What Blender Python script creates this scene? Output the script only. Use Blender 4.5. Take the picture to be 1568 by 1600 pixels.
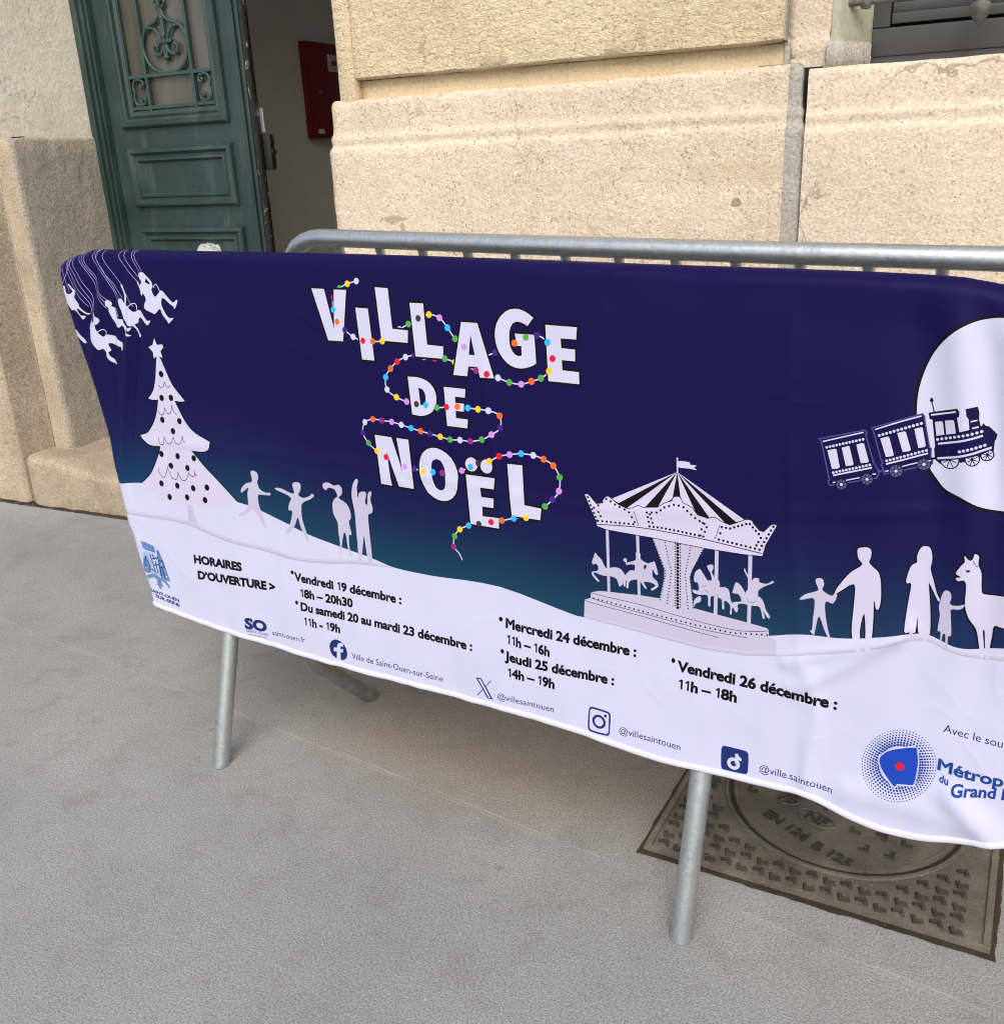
import bpy, bmesh, math, random
import numpy as np
from mathutils import Vector, Matrix, noise
from mathutils.geometry import delaunay_2d_cdt, tessellate_polygon
random.seed(7)
SC = bpy.context.scene
for ob in list(bpy.data.objects):
    bpy.data.objects.remove(ob)
rad = math.radians

# ------------------------------------------------------------------ camera
cd = bpy.data.cameras.new('camera')
cd.sensor_fit = 'HORIZONTAL'
cd.sensor_width = 36.0
cd.lens = 36.0 * 1515.0 / 1568.0
cd.clip_start = 0.05
cd.clip_end = 500
cam = bpy.data.objects.new('camera', cd)
SC.collection.objects.link(cam)
RC = [[0.8945089, 0.116402, -0.43163], [0.4449587, -0.3251058, 0.8344567], [-0.043193, -0.9384864, -0.3426041]]
cam.matrix_world = Matrix(((RC[0][0], -RC[0][1], -RC[0][2], 0.0),
                           (RC[1][0], -RC[1][1], -RC[1][2], 0.0),
                           (RC[2][0], -RC[2][1], -RC[2][2], 1.25),
                           (0, 0, 0, 1)))
SC.camera = cam

# ------------------------------------------------------------------ sky and sun
SUN_EL, SUN_AZ = 46.0, 160.0          # azimuth clockwise from +Y: behind the camera, a little to the right
w = bpy.data.worlds.new('World')
SC.world = w
w.use_nodes = True
wn = w.node_tree.nodes
wl = w.node_tree.links
wn.clear()
sky = wn.new('ShaderNodeTexSky')
sky.sky_type = 'NISHITA'
sky.sun_disc = False
sky.sun_elevation = rad(SUN_EL)
sky.sun_rotation = rad(SUN_AZ)
sky.air_density = 1.0
sky.dust_density = 3.0
sky.ozone_density = 1.0
bg = wn.new('ShaderNodeBackground')
bg.inputs['Strength'].default_value = 0.15
wo = wn.new('ShaderNodeOutputWorld')
wl.new(sky.outputs[0], bg.inputs[0])
wl.new(bg.outputs[0], wo.inputs[0])
sd = bpy.data.lights.new('sun', 'SUN')
sd.energy = 1.5
sd.angle = rad(40)
sd.color = (1.0, 0.93, 0.84)
sun = bpy.data.objects.new('sun', sd)
SC.collection.objects.link(sun)
sv = Vector((math.sin(rad(SUN_AZ)) * math.cos(rad(SUN_EL)), math.cos(rad(SUN_AZ)) * math.cos(rad(SUN_EL)), math.sin(rad(SUN_EL))))
sun.rotation_euler = (-sv).to_track_quat('-Z', 'Y').to_euler()
sun.location = (-2, -6, 8)
SC.view_settings.view_transform = 'Standard'
SC.view_settings.look = 'None'
SC.view_settings.exposure = 0.48
SC.view_settings.gamma = 1.0
SC.cycles.max_bounces = 8
SC.cycles.use_denoising = True
SC.cycles.denoiser = 'OPENIMAGEDENOISE'
SC.cycles.denoising_input_passes = 'RGB_ALBEDO_NORMAL'
SC.cycles.denoising_prefilter = 'NONE'
SC.cycles.filter_width = 1.1
SC.cycles.sample_clamp_indirect = 4.0

# ------------------------------------------------------------------ helpers
def tag(o, label=None, cat=None, group=None, kind=None):
    if label: o['label'] = label
    if cat: o['category'] = cat
    if group: o['group'] = group
    if kind: o['kind'] = kind
    return o

def empty(name, loc, label, cat, group=None):
    o = bpy.data.objects.new(name, None)
    o.location = loc
    o.empty_display_size = 0.1
    SC.collection.objects.link(o)
    return tag(o, label, cat, group)

def origin_of(p):
    v = Vector((0, 0, 0))
    while p is not None:
        v = v + p.location
        p = p.parent
    return v

class MB:
    """collects world-space verts and faces, then links them as one mesh object"""
    def __init__(s):
        s.v, s.f, s.mi = [], [], []
    def add(s, verts, faces, mi=0):
        b = len(s.v)
        s.v += [tuple(x) for x in verts]
        s.f += [tuple(i + b for i in f) for f in faces]
        s.mi += [mi] * len(faces)
        return s
    def box(s, x0, x1, y0, y1, z0, z1, bev=0.0, mi=0, seg=2):
        bm = bmesh.new()
        bmesh.ops.create_cube(bm, size=1.0)
        for v in bm.verts:
            v.co = Vector(((x0 + x1) / 2 + v.co.x * (x1 - x0), (y0 + y1) / 2 + v.co.y * (y1 - y0), (z0 + z1) / 2 + v.co.z * (z1 - z0)))
        if bev > 0:
            bmesh.ops.bevel(bm, geom=list(bm.edges), offset=bev, segments=seg, profile=0.6, affect='EDGES', clamp_overlap=True)
        bm.verts.index_update()
        s.add([v.co for v in bm.verts], [[v.index for v in f.verts] for f in bm.faces], mi)
        bm.free()
        return s
    def tube(s, pts, r, seg=12, cap=True, closed=False, flat_start=None, flat_end=None, mi=0, scale=None):
        """tube along points; flat_start / flat_end: z height at which that end is cut level"""
        pts = [Vector(p) for p in pts]
        n = len(pts)
        rings = []
        prev = None
        for i, p in enumerate(pts):
            a = pts[i - 1] if (i > 0 or closed) else None
            b = pts[(i + 1) % n] if (i < n - 1 or closed) else None
            t = ((p - a).normalized() if a is not None else Vector()) + ((b - p).normalized() if b is not None else Vector())
            t.normalize()
            if prev is None:
                up = Vector((0, 0, 1)) if abs(t.z) < 0.9 else Vector((0, 1, 0))
                x = t.cross(up).normalized()
            else:
                x = prev - t * prev.dot(t)
                x.normalize()
            prev = x
            y = t.cross(x)
            k = 1.0
            rr = r[i] if isinstance(r, (list, tuple)) else r
            ring = [p + x * math.cos(2 * math.pi * j / seg) * rr + y * math.sin(2 * math.pi * j / seg) * rr for j in range(seg)]
            fl = flat_start if i == 0 else (flat_end if i == n - 1 else None)
            if fl is not None:
                ring = [q - t * ((q.z - fl) / t.z) for q in ring]
            rings.append(ring)
        V = [q for ring in rings for q in ring]
        F = []
        m_ = n if closed else n - 1
        for i in range(m_):
            i2 = (i + 1) % n
            for j in range(seg):
                j2 = (j + 1) % seg
                F.append((i * seg + j, i * seg + j2, i2 * seg + j2, i2 * seg + j))
        if cap and not closed:
            F.append(tuple(range(seg))[::-1])
            F.append(tuple((n - 1) * seg + j for j in range(seg)))
        s.add(V, F, mi)
        return s
    def lathe(s, prof, c, seg=20, mi=0):
        V, F = [], []
        for r, z in prof:
            for j in range(seg):
                a = 2 * math.pi * j / seg
                V.append((c[0] + r * math.cos(a), c[1] + r * math.sin(a), c[2] + z))
        for i in range(len(prof) - 1):
            for j in range(seg):
                j2 = (j + 1) % seg
                F.append((i * seg + j, i * seg + j2, (i + 1) * seg + j2, (i + 1) * seg + j))
        s.add(V, F, mi)
        return s
    def sweep(s, path, prof, rough=0.0, step=0.03, mi=0, cap_top=False, nscale=18.0):
        """profile (outward distance, z) swept along a plan path with mitred corners; outward is to the right of travel"""
        P = [Vector((p[0], p[1])) for p in path]
        n = len(P)
        nor = []
        for i in range(n):
            ns = []
            if i > 0:
                d = (P[i] - P[i - 1]).normalized(); ns.append(Vector((d.y, -d.x)))
            if i < n - 1:
                d = (P[i + 1] - P[i]).normalized(); ns.append(Vector((d.y, -d.x)))
            m = sum(ns, Vector((0, 0)))
            m.normalize()
            nor.append(m / max(0.35, m.dot(ns[0])))
        st = []
        for i in range(n - 1):
            L = (P[i + 1] - P[i]).length
            k = max(1, int(L / step)) if L < 6 else max(1, int(L / 0.2))
            for j in range(k):
                t = j / k
                st.append((P[i].lerp(P[i + 1], t), nor[i].lerp(nor[i + 1], t)))
        st.append((P[-1], nor[-1]))
        m = len(prof)
        V, F = [], []
        for (p, nn) in st:
            for (o, z) in prof:
                q = Vector((p.x + nn.x * o, p.y + nn.y * o, z))
                if rough:
                    dn = noise.noise(q * nscale) * 0.65 + noise.noise(q * nscale * 3.1) * 0.35
                    q += Vector((nn.x, nn.y, 0)) * dn * rough
                    if 0 < z:
                        q.z += noise.noise(q * nscale * 0.8 + Vector((9, 3, 1))) * rough * 0.8
                V.append(q)
        for i in range(len(st) - 1):
            for j in range(m - 1):
                F.append((i * m + j, (i + 1) * m + j, (i + 1) * m + j + 1, i * m + j + 1))
        s.add(V, F, mi)
        return s
    def rect_frame(s, x0, x1, z0, z1, yf, prof, fill=True, mi=0):
        """picture-frame moulding on a plane facing -Y; prof = (inset, out)"""
        V, F = [], []
        for (i, o) in prof:
            V += [(x0 + i, yf - o, z0 + i), (x1 - i, yf - o, z0 + i), (x1 - i, yf - o, z1 - i), (x0 + i, yf - o, z1 - i)]
        for k in range(len(prof) - 1):
            for j in range(4):
                j2 = (j + 1) % 4
                F.append((k * 4 + j, k * 4 + j2, (k + 1) * 4 + j2, (k + 1) * 4 + j))
        if fill:
            b = (len(prof) - 1) * 4
            F.append((b, b + 1, b + 2, b + 3))
        s.add(V, F, mi)
        return s
    def prism(s, poly, z0, z1, mi=0):
        n = len(poly)
        V = [(p[0], p[1], z0) for p in poly] + [(p[0], p[1], z1) for p in poly]
        F = [tuple(range(n, 2 * n))]
        F += [(i, (i + 1) % n, n + (i + 1) % n, n + i) for i in range(n)]
        s.add(V, F, mi)
        return s
    def build(s, name, mats, parent=None, smooth=False, sharp=None, recalc=True, kind=None):
        if not isinstance(mats, (list, tuple)):
            mats = [mats]
        off = origin_of(parent)
        me = bpy.data.meshes.new(name)
        me.from_pydata([(x - off.x, y - off.y, z - off.z) for x, y, z in s.v], [], s.f)
        for m in mats:
            me.materials.append(m)
        me.polygons.foreach_set('material_index', s.mi)
        if recalc:
            bm = bmesh.new()
            bm.from_mesh(me)
            bmesh.ops.recalc_face_normals(bm, faces=bm.faces)
            bm.to_mesh(me)
            bm.free()
        if smooth:
            me.polygons.foreach_set('use_smooth', [True] * len(me.polygons))
            if sharp is not None:
                me.set_sharp_from_angle(angle=rad(sharp))
        me.update()
        o = bpy.data.objects.new(name, me)
        SC.collection.objects.link(o)
        if parent is not None:
            o.parent = parent
        if kind:
            o['kind'] = kind
        return o

# ------------------------------------------------------------------ materials
def new_mat(name, rough=0.8, metal=0.0, spec=0.5, base=(0.5, 0.5, 0.5)):
    m = bpy.data.materials.new(name)
    m.use_nodes = True
    p = m.node_tree.nodes['Principled BSDF']
    p.inputs['Base Color'].default_value = (*base, 1)
    p.inputs['Roughness'].default_value = rough
    p.inputs['Metallic'].default_value = metal
    p.inputs['Specular IOR Level'].default_value = spec
    return m, m.node_tree.nodes, m.node_tree.links, p

def tex_noise(N, L, vec, scale, detail=4, rough=0.55, dist=0.0):
    t = N.new('ShaderNodeTexNoise')
    t.inputs['Scale'].default_value = scale
    t.inputs['Detail'].default_value = detail
    t.inputs['Roughness'].default_value = rough
    t.inputs['Distortion'].default_value = dist
    L.new(vec, t.inputs['Vector'])
    return t.outputs['Fac']

def coords(N, L, scale=(1, 1, 1)):
    c = N.new('ShaderNodeTexCoord')
    mp = N.new('ShaderNodeMapping')
    mp.inputs['Scale'].default_value = scale
    L.new(c.outputs['Object'], mp.inputs['Vector'])
    return mp.outputs['Vector']

def ramp(N, L, fac, stops):
    r = N.new('ShaderNodeValToRGB')
    e = r.color_ramp.elements
    while len(e) < len(stops):
        e.new(0.5)
    for k, (p, c) in enumerate(stops):
        e[k].position = p
        e[k].color = (*c, 1) if len(c) == 3 else c
    L.new(fac, r.inputs['Fac'])
    return r.outputs['Color']

def g3(x):
    return (x, x, x)

def mixc(N, L, fac, a, b, mode='MIX'):
    m = N.new('ShaderNodeMix')
    m.data_type = 'RGBA'
    m.blend_type = mode
    for sock, val in ((m.inputs['Factor'], fac), (m.inputs['A'] if False else m.inputs[6], a), (m.inputs[7], b)):
        if hasattr(val, 'is_linked') or hasattr(val, 'links'):
            L.new(val, sock)
        elif isinstance(val, (int, float)):
            sock.default_value = val
        else:
            sock.default_value = (*val, 1)
    return m.outputs[2]

def math_n(N, L, op, a, b=0.0, c=0.0, clamp=False):
    m = N.new('ShaderNodeMath')
    m.operation = op
    m.use_clamp = clamp
    for k, val in enumerate((a, b, c)):
        if hasattr(val, 'links'):
            L.new(val, m.inputs[k])
        else:
            m.inputs[k].default_value = val
    return m.outputs[0]

def bump(N, L, p, h, dist, strength=1.0):
    b = N.new('ShaderNodeBump')
    b.inputs['Strength'].default_value = strength
    b.inputs['Distance'].default_value = dist
    L.new(h, b.inputs['Height'])
    L.new(b.outputs['Normal'], p.inputs['Normal'])

def stone(name, light, dark, stain, grain=230.0, gd=0.0022, pits=0.5, streak=False, grainc=0.35, big=3.0, marks=(), crack=0.0):
    m, N, L, p = new_mat(name, 0.92, 0, 0.25)
    v = coords(N, L)
    big_ = tex_noise(N, L, v, big, 5, 0.6, 0.4)
    col = ramp(N, L, big_, [(0.3, dark), (0.62, light)])
    st = tex_noise(N, L, v, big * 2.6, 6, 0.7, 0.8)
    col = mixc(N, L, ramp(N, L, st, [(0.56, g3(0)), (0.78, g3(0.55))]), col, stain)
    gr = tex_noise(N, L, v, grain, 5, 0.75, 0.2)
    col = mixc(N, L, grainc, col, ramp(N, L, gr, [(0.36, g3(0.12)), (0.64, g3(0.88))]), 'OVERLAY')
    for (px_, pz_, rx_, rz_, cc_, am_) in marks:
        sp_ = N.new('ShaderNodeSeparateXYZ')
        L.new(v, sp_.inputs[0])
        wq = tex_noise(N, L, v, 70, 4, 0.6)
        ax_ = math_n(N, L, 'POWER', math_n(N, L, 'DIVIDE', math_n(N, L, 'SUBTRACT', sp_.outputs['X'], px_), rx_), 2)
        az_ = math_n(N, L, 'POWER', math_n(N, L, 'DIVIDE', math_n(N, L, 'SUBTRACT', sp_.outputs['Z'], pz_), rz_), 2)
        dd_ = math_n(N, L, 'ADD', math_n(N, L, 'SQRT', math_n(N, L, 'ADD', ax_, az_)), math_n(N, L, 'MULTIPLY_ADD', wq, 2.0, -1.0))
        col = mixc(N, L, ramp(N, L, dd_, [(0.7, g3(am_)), (0.95, g3(0))]), col, cc_)
    if crack:
        ce = N.new('ShaderNodeTexVoronoi')
        ce.feature = 'DISTANCE_TO_EDGE'
        ce.inputs['Scale'].default_value = 2.1
        wob = N.new('ShaderNodeTexNoise')
        wob.inputs['Scale'].default_value = 5.0
        wob.inputs['Detail'].default_value = 8
        L.new(v, wob.inputs['Vector'])
        va = N.new('ShaderNodeVectorMath')
        va.operation = 'MULTIPLY_ADD'
        L.new(wob.outputs['Color'], va.inputs[0])
        va.inputs[1].default_value = (0.45, 0.45, 0.45)
        L.new(v, va.inputs[2])
        L.new(va.outputs[0], ce.inputs['Vector'])
        cm = math_n(N, L, 'LESS_THAN', ce.outputs['Distance'], 0.006)
        cg = ramp(N, L, tex_noise(N, L, v, 4.0, 3), [(0.52, g3(0)), (0.60, g3(crack))])
        col = mixc(N, L, math_n(N, L, 'MULTIPLY', cm, cg), col, tuple(c * 0.35 for c in dark))
    # small dark pits
    vo = N.new('ShaderNodeTexVoronoi')
    vo.inputs['Scale'].default_value = grain * 0.5
    vo.inputs['Randomness'].default_value = 1.0
    L.new(v, vo.inputs['Vector'])
    pr = tex_noise(N, L, v, 26.0, 3)
    th = math_n(N, L, 'MULTIPLY_ADD', pr, 0.75, -0.22)
    pit = math_n(N, L, 'LESS_THAN', vo.outputs['Distance'], th)
    pm = math_n(N, L, 'MULTIPLY', pit, pits)
    col = mixc(N, L, pm, col, tuple(c * 0.45 for c in dark))
    L.new(col, p.inputs['Base Color'])
    h = math_n(N, L, 'MULTIPLY_ADD', gr, 1.0, 0.0)
    h = math_n(N, L, 'SUBTRACT', h, math_n(N, L, 'MULTIPLY', pit, 0.6))
    md = tex_noise(N, L, v, grain * 0.22, 4, 0.6)
    h = math_n(N, L, 'ADD', h, math_n(N, L, 'MULTIPLY', md, 1.3))
    if streak:
        v2 = coords(N, L, (0.6, 1, 1.4))
        sk = tex_noise(N, L, v2, 60, 5, 0.7, 1.0)
        h = math_n(N, L, 'ADD', h, math_n(N, L, 'MULTIPLY', sk, 1.5))
    bump(N, L, p, h, gd, 1.0)
    return m

M = {}
M['stone'] = stone('limestone', (0.74, 0.63, 0.475), (0.63, 0.527, 0.39), (0.52, 0.39, 0.25), grain=165, grainc=0.42, gd=0.0042, pits=0.65, crack=0.35, marks=((0.398, 1.122, 0.018, 0.011, (0.26, 0.185, 0.115), 0.7), (-0.059, 1.243, 0.013, 0.020, (0.66, 0.58, 0.50), 0.7), (-0.60, 1.095, 0.05, 0.012, (0.30, 0.2, 0.12), 0.6), (-0.57, 1.075, 0.012, 0.02, (0.30, 0.2, 0.12), 0.6), (0.42, 1.19, 0.25, 0.03, (0.56, 0.42, 0.27), 0.35)))
M['stone_b'] = stone('limestone_pinkish', (0.72, 0.61, 0.47), (0.64, 0.535, 0.405), (0.54, 0.42, 0.29), grain=150, gd=0.0035, pits=0.5, grainc=0.38, crack=0.6)
M['block'] = stone('dressed_block', (0.80, 0.665, 0.44), (0.70, 0.565, 0.36), (0.52, 0.38, 0.2), grain=140, gd=0.006, pits=0.55, streak=True, grainc=0.36, crack=0.4)
M['course'] = stone('recessed_course', (0.64, 0.515, 0.335), (0.56, 0.44, 0.275), (0.36, 0.25, 0.14), grain=150, gd=0.001, pits=0.2, grainc=0.2)
M['pier_shaded'] = stone('pier_stone_shaded', (0.34, 0.28, 0.205), (0.26, 0.21, 0.15), (0.19, 0.145, 0.10), grain=140, gd=0.004, pits=0.5, grainc=0.5)  # darker copy of the pier stone: shade of the turned return face in its colour
M['pier'] = stone('pier_stone', (0.50, 0.415, 0.30), (0.37, 0.302, 0.215), (0.27, 0.21, 0.14), grain=150, gd=0.0035, pits=0.5, grainc=0.38, crack=0.5, big=5.0)
M['roughcast'] = stone('roughcast', (0.46, 0.415, 0.335), (0.36, 0.322, 0.255), (0.22, 0.185, 0.14), grain=120, gd=0.005, pits=0.3, grainc=0.42)
M['plaster'] = stone('plaster', (0.72, 0.685, 0.56), (0.62, 0.585, 0.47), (0.62, 0.54, 0.35), grain=60, gd=0.004, pits=0.08, grainc=0.2, crack=0.4)
M['mortar'] = stone('grey_mortar', (0.44, 0.42, 0.365), (0.34, 0.325, 0.28), (0.25, 0.235, 0.2), grain=130, gd=0.003, pits=0.5)
M['greenstone'] = stone('painted_reveal', (0.42, 0.41, 0.31), (0.33, 0.33, 0.25), (0.5, 0.42, 0.28), grain=60, gd=0.002, pits=0.2, grainc=0.15)
M['step'] = stone('step_stone', (0.42, 0.345, 0.25), (0.29, 0.237, 0.17), (0.20, 0.155, 0.11), grain=140, gd=0.0035, pits=0.5, grainc=0.38, crack=0.4, big=6.0)

def simple(name, base, rough=0.6, metal=0.0, spec=0.5, var=0.15, scale=8.0, bd=0.0, bs=200.0):
    m, N, L, p = new_mat(name, rough, metal, spec, base)
    v = coords(N, L)
    n1 = tex_noise(N, L, v, scale, 6, 0.65)
    col = ramp(N, L, n1, [(0.25, tuple(c * (1 - var) for c in base)), (0.75, tuple(min(1, c * (1 + var)) for c in base))])
    L.new(col, p.inputs['Base Color'])
    rr = ramp(N, L, tex_noise(N, L, v, scale * 3, 4), [(0.3, g3(max(0.03, rough - 0.08))), (0.7, g3(min(1, rough + 0.08)))])
    L.new(rr, p.inputs['Roughness'])
    if bd:
        bump(N, L, p, tex_noise(N, L, v, bs, 3), bd)
    return m

def galvanised(name):
    m, N, L, p = new_mat(name, 0.42, 0.85, 0.5)
    v = coords(N, L)
    vo = N.new('ShaderNodeTexVoronoi')
    vo.inputs['Scale'].default_value = 260
    L.new(v, vo.inputs['Vector'])
    sp = N.new('ShaderNodeSeparateColor')
    L.new(vo.outputs['Color'], sp.inputs[0])
    c1 = ramp(N, L, sp.outputs[0], [(0.0, (0.42, 0.45, 0.46)), (1.0, (0.49, 0.52, 0.525))])
    dirt = tex_noise(N, L, v, 22, 6, 0.7, 0.6)
    col = mixc(N, L, ramp(N, L, dirt, [(0.52, g3(0)), (0.75, g3(0.6))]), c1, (0.20, 0.185, 0.155))
    sc = tex_noise(N, L, coords(N, L, (0.15, 1, 1)), 160, 4, 0.7)
    col = mixc(N, L, ramp(N, L, sc, [(0.62, g3(0)), (0.72, g3(0.4))]), col, (0.7, 0.72, 0.73))
    L.new(col, p.inputs['Base Color'])
    L.new(ramp(N, L, dirt, [(0.3, g3(0.32)), (0.75, g3(0.58))]), p.inputs['Roughness'])
    bump(N, L, p, tex_noise(N, L, v, 90, 3), 0.0005)
    return m
M['galv'] = galvanised('galvanised_steel')
M['galv_shaded'] = simple('shaded_steel', (0.19, 0.185, 0.165), 0.6, 0.3, 0.4, 0.35, 25, 0.0006, 90)  # darker steel for rear legs: shade under the banner painted into the colour
M['rust'] = simple('rust', (0.28, 0.12, 0.04), 0.9, 0, 0.2, 0.5, 60)

def door_paint():
    m, N, L, p = new_mat('green_door_paint', 0.42, 0, 0.5)
    v = coords(N, L)
    n1 = tex_noise(N, L, v, 5, 6, 0.6)
    col = ramp(N, L, n1, [(0.3, (0.015, 0.033, 0.031)), (0.7, (0.027, 0.053, 0.048))])
    n2 = tex_noise(N, L, coords(N, L, (1, 1, 0.25)), 14, 6, 0.7)
    col = mixc(N, L, ramp(N, L, n2, [(0.52, g3(0)), (0.78, g3(0.5))]), col, (0.10, 0.13, 0.11))
    n3 = tex_noise(N, L, v, 90, 4, 0.7)
    col = mixc(N, L, ramp(N, L, n3, [(0.70, g3(0)), (0.74, g3(0.7))]), col, (0.25, 0.27, 0.23))
    L.new(col, p.inputs['Base Color'])
    L.new(ramp(N, L, n2, [(0.3, g3(0.30)), (0.8, g3(0.55))]), p.inputs['Roughness'])
    bump(N, L, p, tex_noise(N, L, coords(N, L, (6, 1, 1)), 25, 5), 0.0008)
    return m
M['door'] = door_paint()
def peel():
    m, N, L, p = new_mat('peeling_edge_paint', 0.6)
    v = coords(N, L, (1, 1, 0.35))
    n = tex_noise(N, L, v, 45, 6, 0.75, 0.6)
    col = ramp(N, L, n, [(0.54, (0.008, 0.009, 0.009)), (0.58, (0.03, 0.035, 0.03)), (0.61, (0.38, 0.27, 0.15)), (0.75, (0.45, 0.38, 0.26))])
    L.new(col, p.inputs['Base Color'])
    bump(N, L, p, n, 0.004)
    return m
M['peel'] = peel()
M['iron'] = simple('painted_iron', (0.028, 0.062, 0.058), 0.4, 0, 0.5, 0.25, 30)
M['black'] = simple('black_metal', (0.010, 0.010, 0.010), 0.45, 0, 0.5, 0.3, 20)
M['steel'] = simple('plate_steel', (0.42, 0.46, 0.55), 0.35, 0.7, 0.5, 0.1, 20)
M['hall'] = simple('hall_plaster', (0.66, 0.62, 0.53), 0.85, 0, 0.3, 0.12, 2.5)
M['hallfloor'] = simple('hall_floor', (0.16, 0.14, 0.12), 0.6, 0, 0.4, 0.2, 6)
M['red'] = simple('red_enamel', (0.16, 0.004, 0.006), 0.4, 0, 0.5, 0.1, 5)
M['paper'] = simple('paper', (0.62, 0.60, 0.58), 0.8, 0, 0.3, 0.06, 30)
M['redink'] = simple('red_print', (0.32, 0.02, 0.02), 0.7)
M['greyink'] = simple('grey_print', (0.2, 0.2, 0.2), 0.7)
M['winframe'] = simple('window_frame_grey', (0.050, 0.053, 0.053), 0.45, 0, 0.5, 0.12, 8)
M['windark'] = simple('window_gap', (0.004, 0.004, 0.004), 0.8)
M['guard'] = simple('guard_iron', (0.12, 0.115, 0.09), 0.75, 0.2, 0.4, 0.45, 45, 0.0008, 120)

def glass(name, base, rough, spec):
    m, N, L, p = new_mat(name, rough, 0, spec, base)
    v = coords(N, L, (3, 1, 0.4))
    n = tex_noise(N, L, v, 3.5, 4, 0.5)
    L.new(ramp(N, L, n, [(0.3, tuple(c * 0.6 for c in base)), (0.7, tuple(c * 1.35 for c in base))]), p.inputs['Base Color'])
    bump(N, L, p, tex_noise(N, L, coords(N, L), 6, 2), 0.002)
    return m
M['glass'] = glass('door_glass', (0.080, 0.076, 0.063), 0.12, 0.6)
M['winglass'] = glass('window_glass', (0.04, 0.045, 0.045), 0.06, 0.6)

def pavement_mat():
    m, N, L, p = new_mat('pavement_asphalt', 0.9, 0, 0.3)
    v = coords(N, L)
    b1 = tex_noise(N, L, v, 1.3, 6, 0.65, 0.5)
    col = ramp(N, L, b1, [(0.3, (0.256, 0.264, 0.258)), (0.7, (0.344, 0.352, 0.344))])
    # brown stain on the ground behind the barrier (wet dirt), a patch with its own outline
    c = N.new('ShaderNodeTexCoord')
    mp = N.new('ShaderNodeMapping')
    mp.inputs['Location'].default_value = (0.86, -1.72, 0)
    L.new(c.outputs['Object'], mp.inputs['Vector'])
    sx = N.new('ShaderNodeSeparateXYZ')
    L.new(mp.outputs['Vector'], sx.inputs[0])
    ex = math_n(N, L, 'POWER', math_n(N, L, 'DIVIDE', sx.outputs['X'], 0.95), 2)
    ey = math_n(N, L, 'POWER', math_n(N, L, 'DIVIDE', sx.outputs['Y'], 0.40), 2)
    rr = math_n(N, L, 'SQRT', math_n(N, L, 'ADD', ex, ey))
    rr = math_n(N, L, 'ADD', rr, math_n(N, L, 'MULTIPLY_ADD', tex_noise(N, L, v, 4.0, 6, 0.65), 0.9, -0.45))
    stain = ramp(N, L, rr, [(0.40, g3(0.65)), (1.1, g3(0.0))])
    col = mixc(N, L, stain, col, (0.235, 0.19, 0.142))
    b2 = tex_noise(N, L, v, 9, 6, 0.7, 0.3)
    col = mixc(N, L, ramp(N, L, b2, [(0.52, g3(0)), (0.78, g3(0.45))]), col, (0.15, 0.14, 0.125))
    gr = tex_noise(N, L, v, 300, 4, 0.75)
    col = mixc(N, L, 0.6, col, ramp(N, L, gr, [(0.36, g3(0.12)), (0.64, g3(0.88))]), 'OVERLAY')
    # aggregate specks, pale and dark
    for sc, thr, cc, amt in ((190, 0.24, (0.46, 0.45, 0.42), 0.4), (210, 0.26, (0.11, 0.105, 0.098), 0.45), (31, 0.055, (0.60, 0.58, 0.54), 0.7), (19, 0.035, (0.06, 0.055, 0.05), 0.6)):
        vo = N.new('ShaderNodeTexVoronoi')
        vo.inputs['Scale'].default_value = sc
        L.new(v, vo.inputs['Vector'])
        sp = N.new('ShaderNodeSeparateColor')
        L.new(vo.outputs['Color'], sp.inputs[0])
        sel = math_n(N, L, 'GREATER_THAN', sp.outputs[0], 0.72)
        hit = math_n(N, L, 'MULTIPLY', math_n(N, L, 'LESS_THAN', vo.outputs['Distance'], thr), sel)
        col = mixc(N, L, math_n(N, L, 'MULTIPLY', hit, amt), col, cc)
    # chewing gum spots and darker blots trodden into the surface
    for sc, r0, cc, am, thr in ((3.3, 0.045, (0.42, 0.41, 0.36), 0.55, 0.45), (2.4, 0.05, (0.12, 0.115, 0.105), 0.45, 0.55), (6.0, 0.05, (0.15, 0.14, 0.12), 0.4, 0.6)):
        vo = N.new('ShaderNodeTexVoronoi')
        vo.inputs['Scale'].default_value = sc
        L.new(v, vo.inputs['Vector'])
        sp = N.new('ShaderNodeSeparateColor')
        L.new(vo.outputs['Color'], sp.inputs[0])
        dd = math_n(N, L, 'ADD', vo.outputs['Distance'], math_n(N, L, 'MULTIPLY_ADD', tex_noise(N, L, v, 45, 4), 0.06, -0.03))
        k = math_n(N, L, 'MULTIPLY', ramp(N, L, dd, [(r0 * 0.8, g3(am)), (r0 * 1.1, g3(0))]), math_n(N, L, 'GREATER_THAN', sp.outputs[0], thr))
        col = mixc(N, L, k, col, cc)
    # pale hairline joints drawn across the surface
    sx2 = N.new('ShaderNodeSeparateXYZ')
    L.new(c.outputs['Object'], sx2.inputs[0])
    wob = math_n(N, L, 'MULTIPLY_ADD', tex_noise(N, L, v, 5, 5), 0.03, -0.015)
    for (a, b, wd, amt) in ((-0.1348, 1.3279, 0.0020, 0.34), (-0.1348, 1.3190, 0.0014, 0.2), (-0.21, 0.74, 0.0014, 0.16)):
        ln = math_n(N, L, 'SUBTRACT', sx2.outputs['Y'], math_n(N, L, 'MULTIPLY_ADD', sx2.outputs['X'], a, b))
        ln = math_n(N, L, 'ABSOLUTE', math_n(N, L, 'ADD', ln, wob))
        k = ramp(N, L, math_n(N, L, 'DIVIDE', ln, wd * 3), [(0.2, g3(amt)), (0.6, g3(0))])
        brk = ramp(N, L, tex_noise(N, L, v, 12, 4), [(0.35, g3(0)), (0.55, g3(1))])
        col = mixc(N, L, math_n(N, L, 'MULTIPLY', k, brk), col, (0.50, 0.49, 0.46))
    L.new(col, p.inputs['Base Color'])
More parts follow.
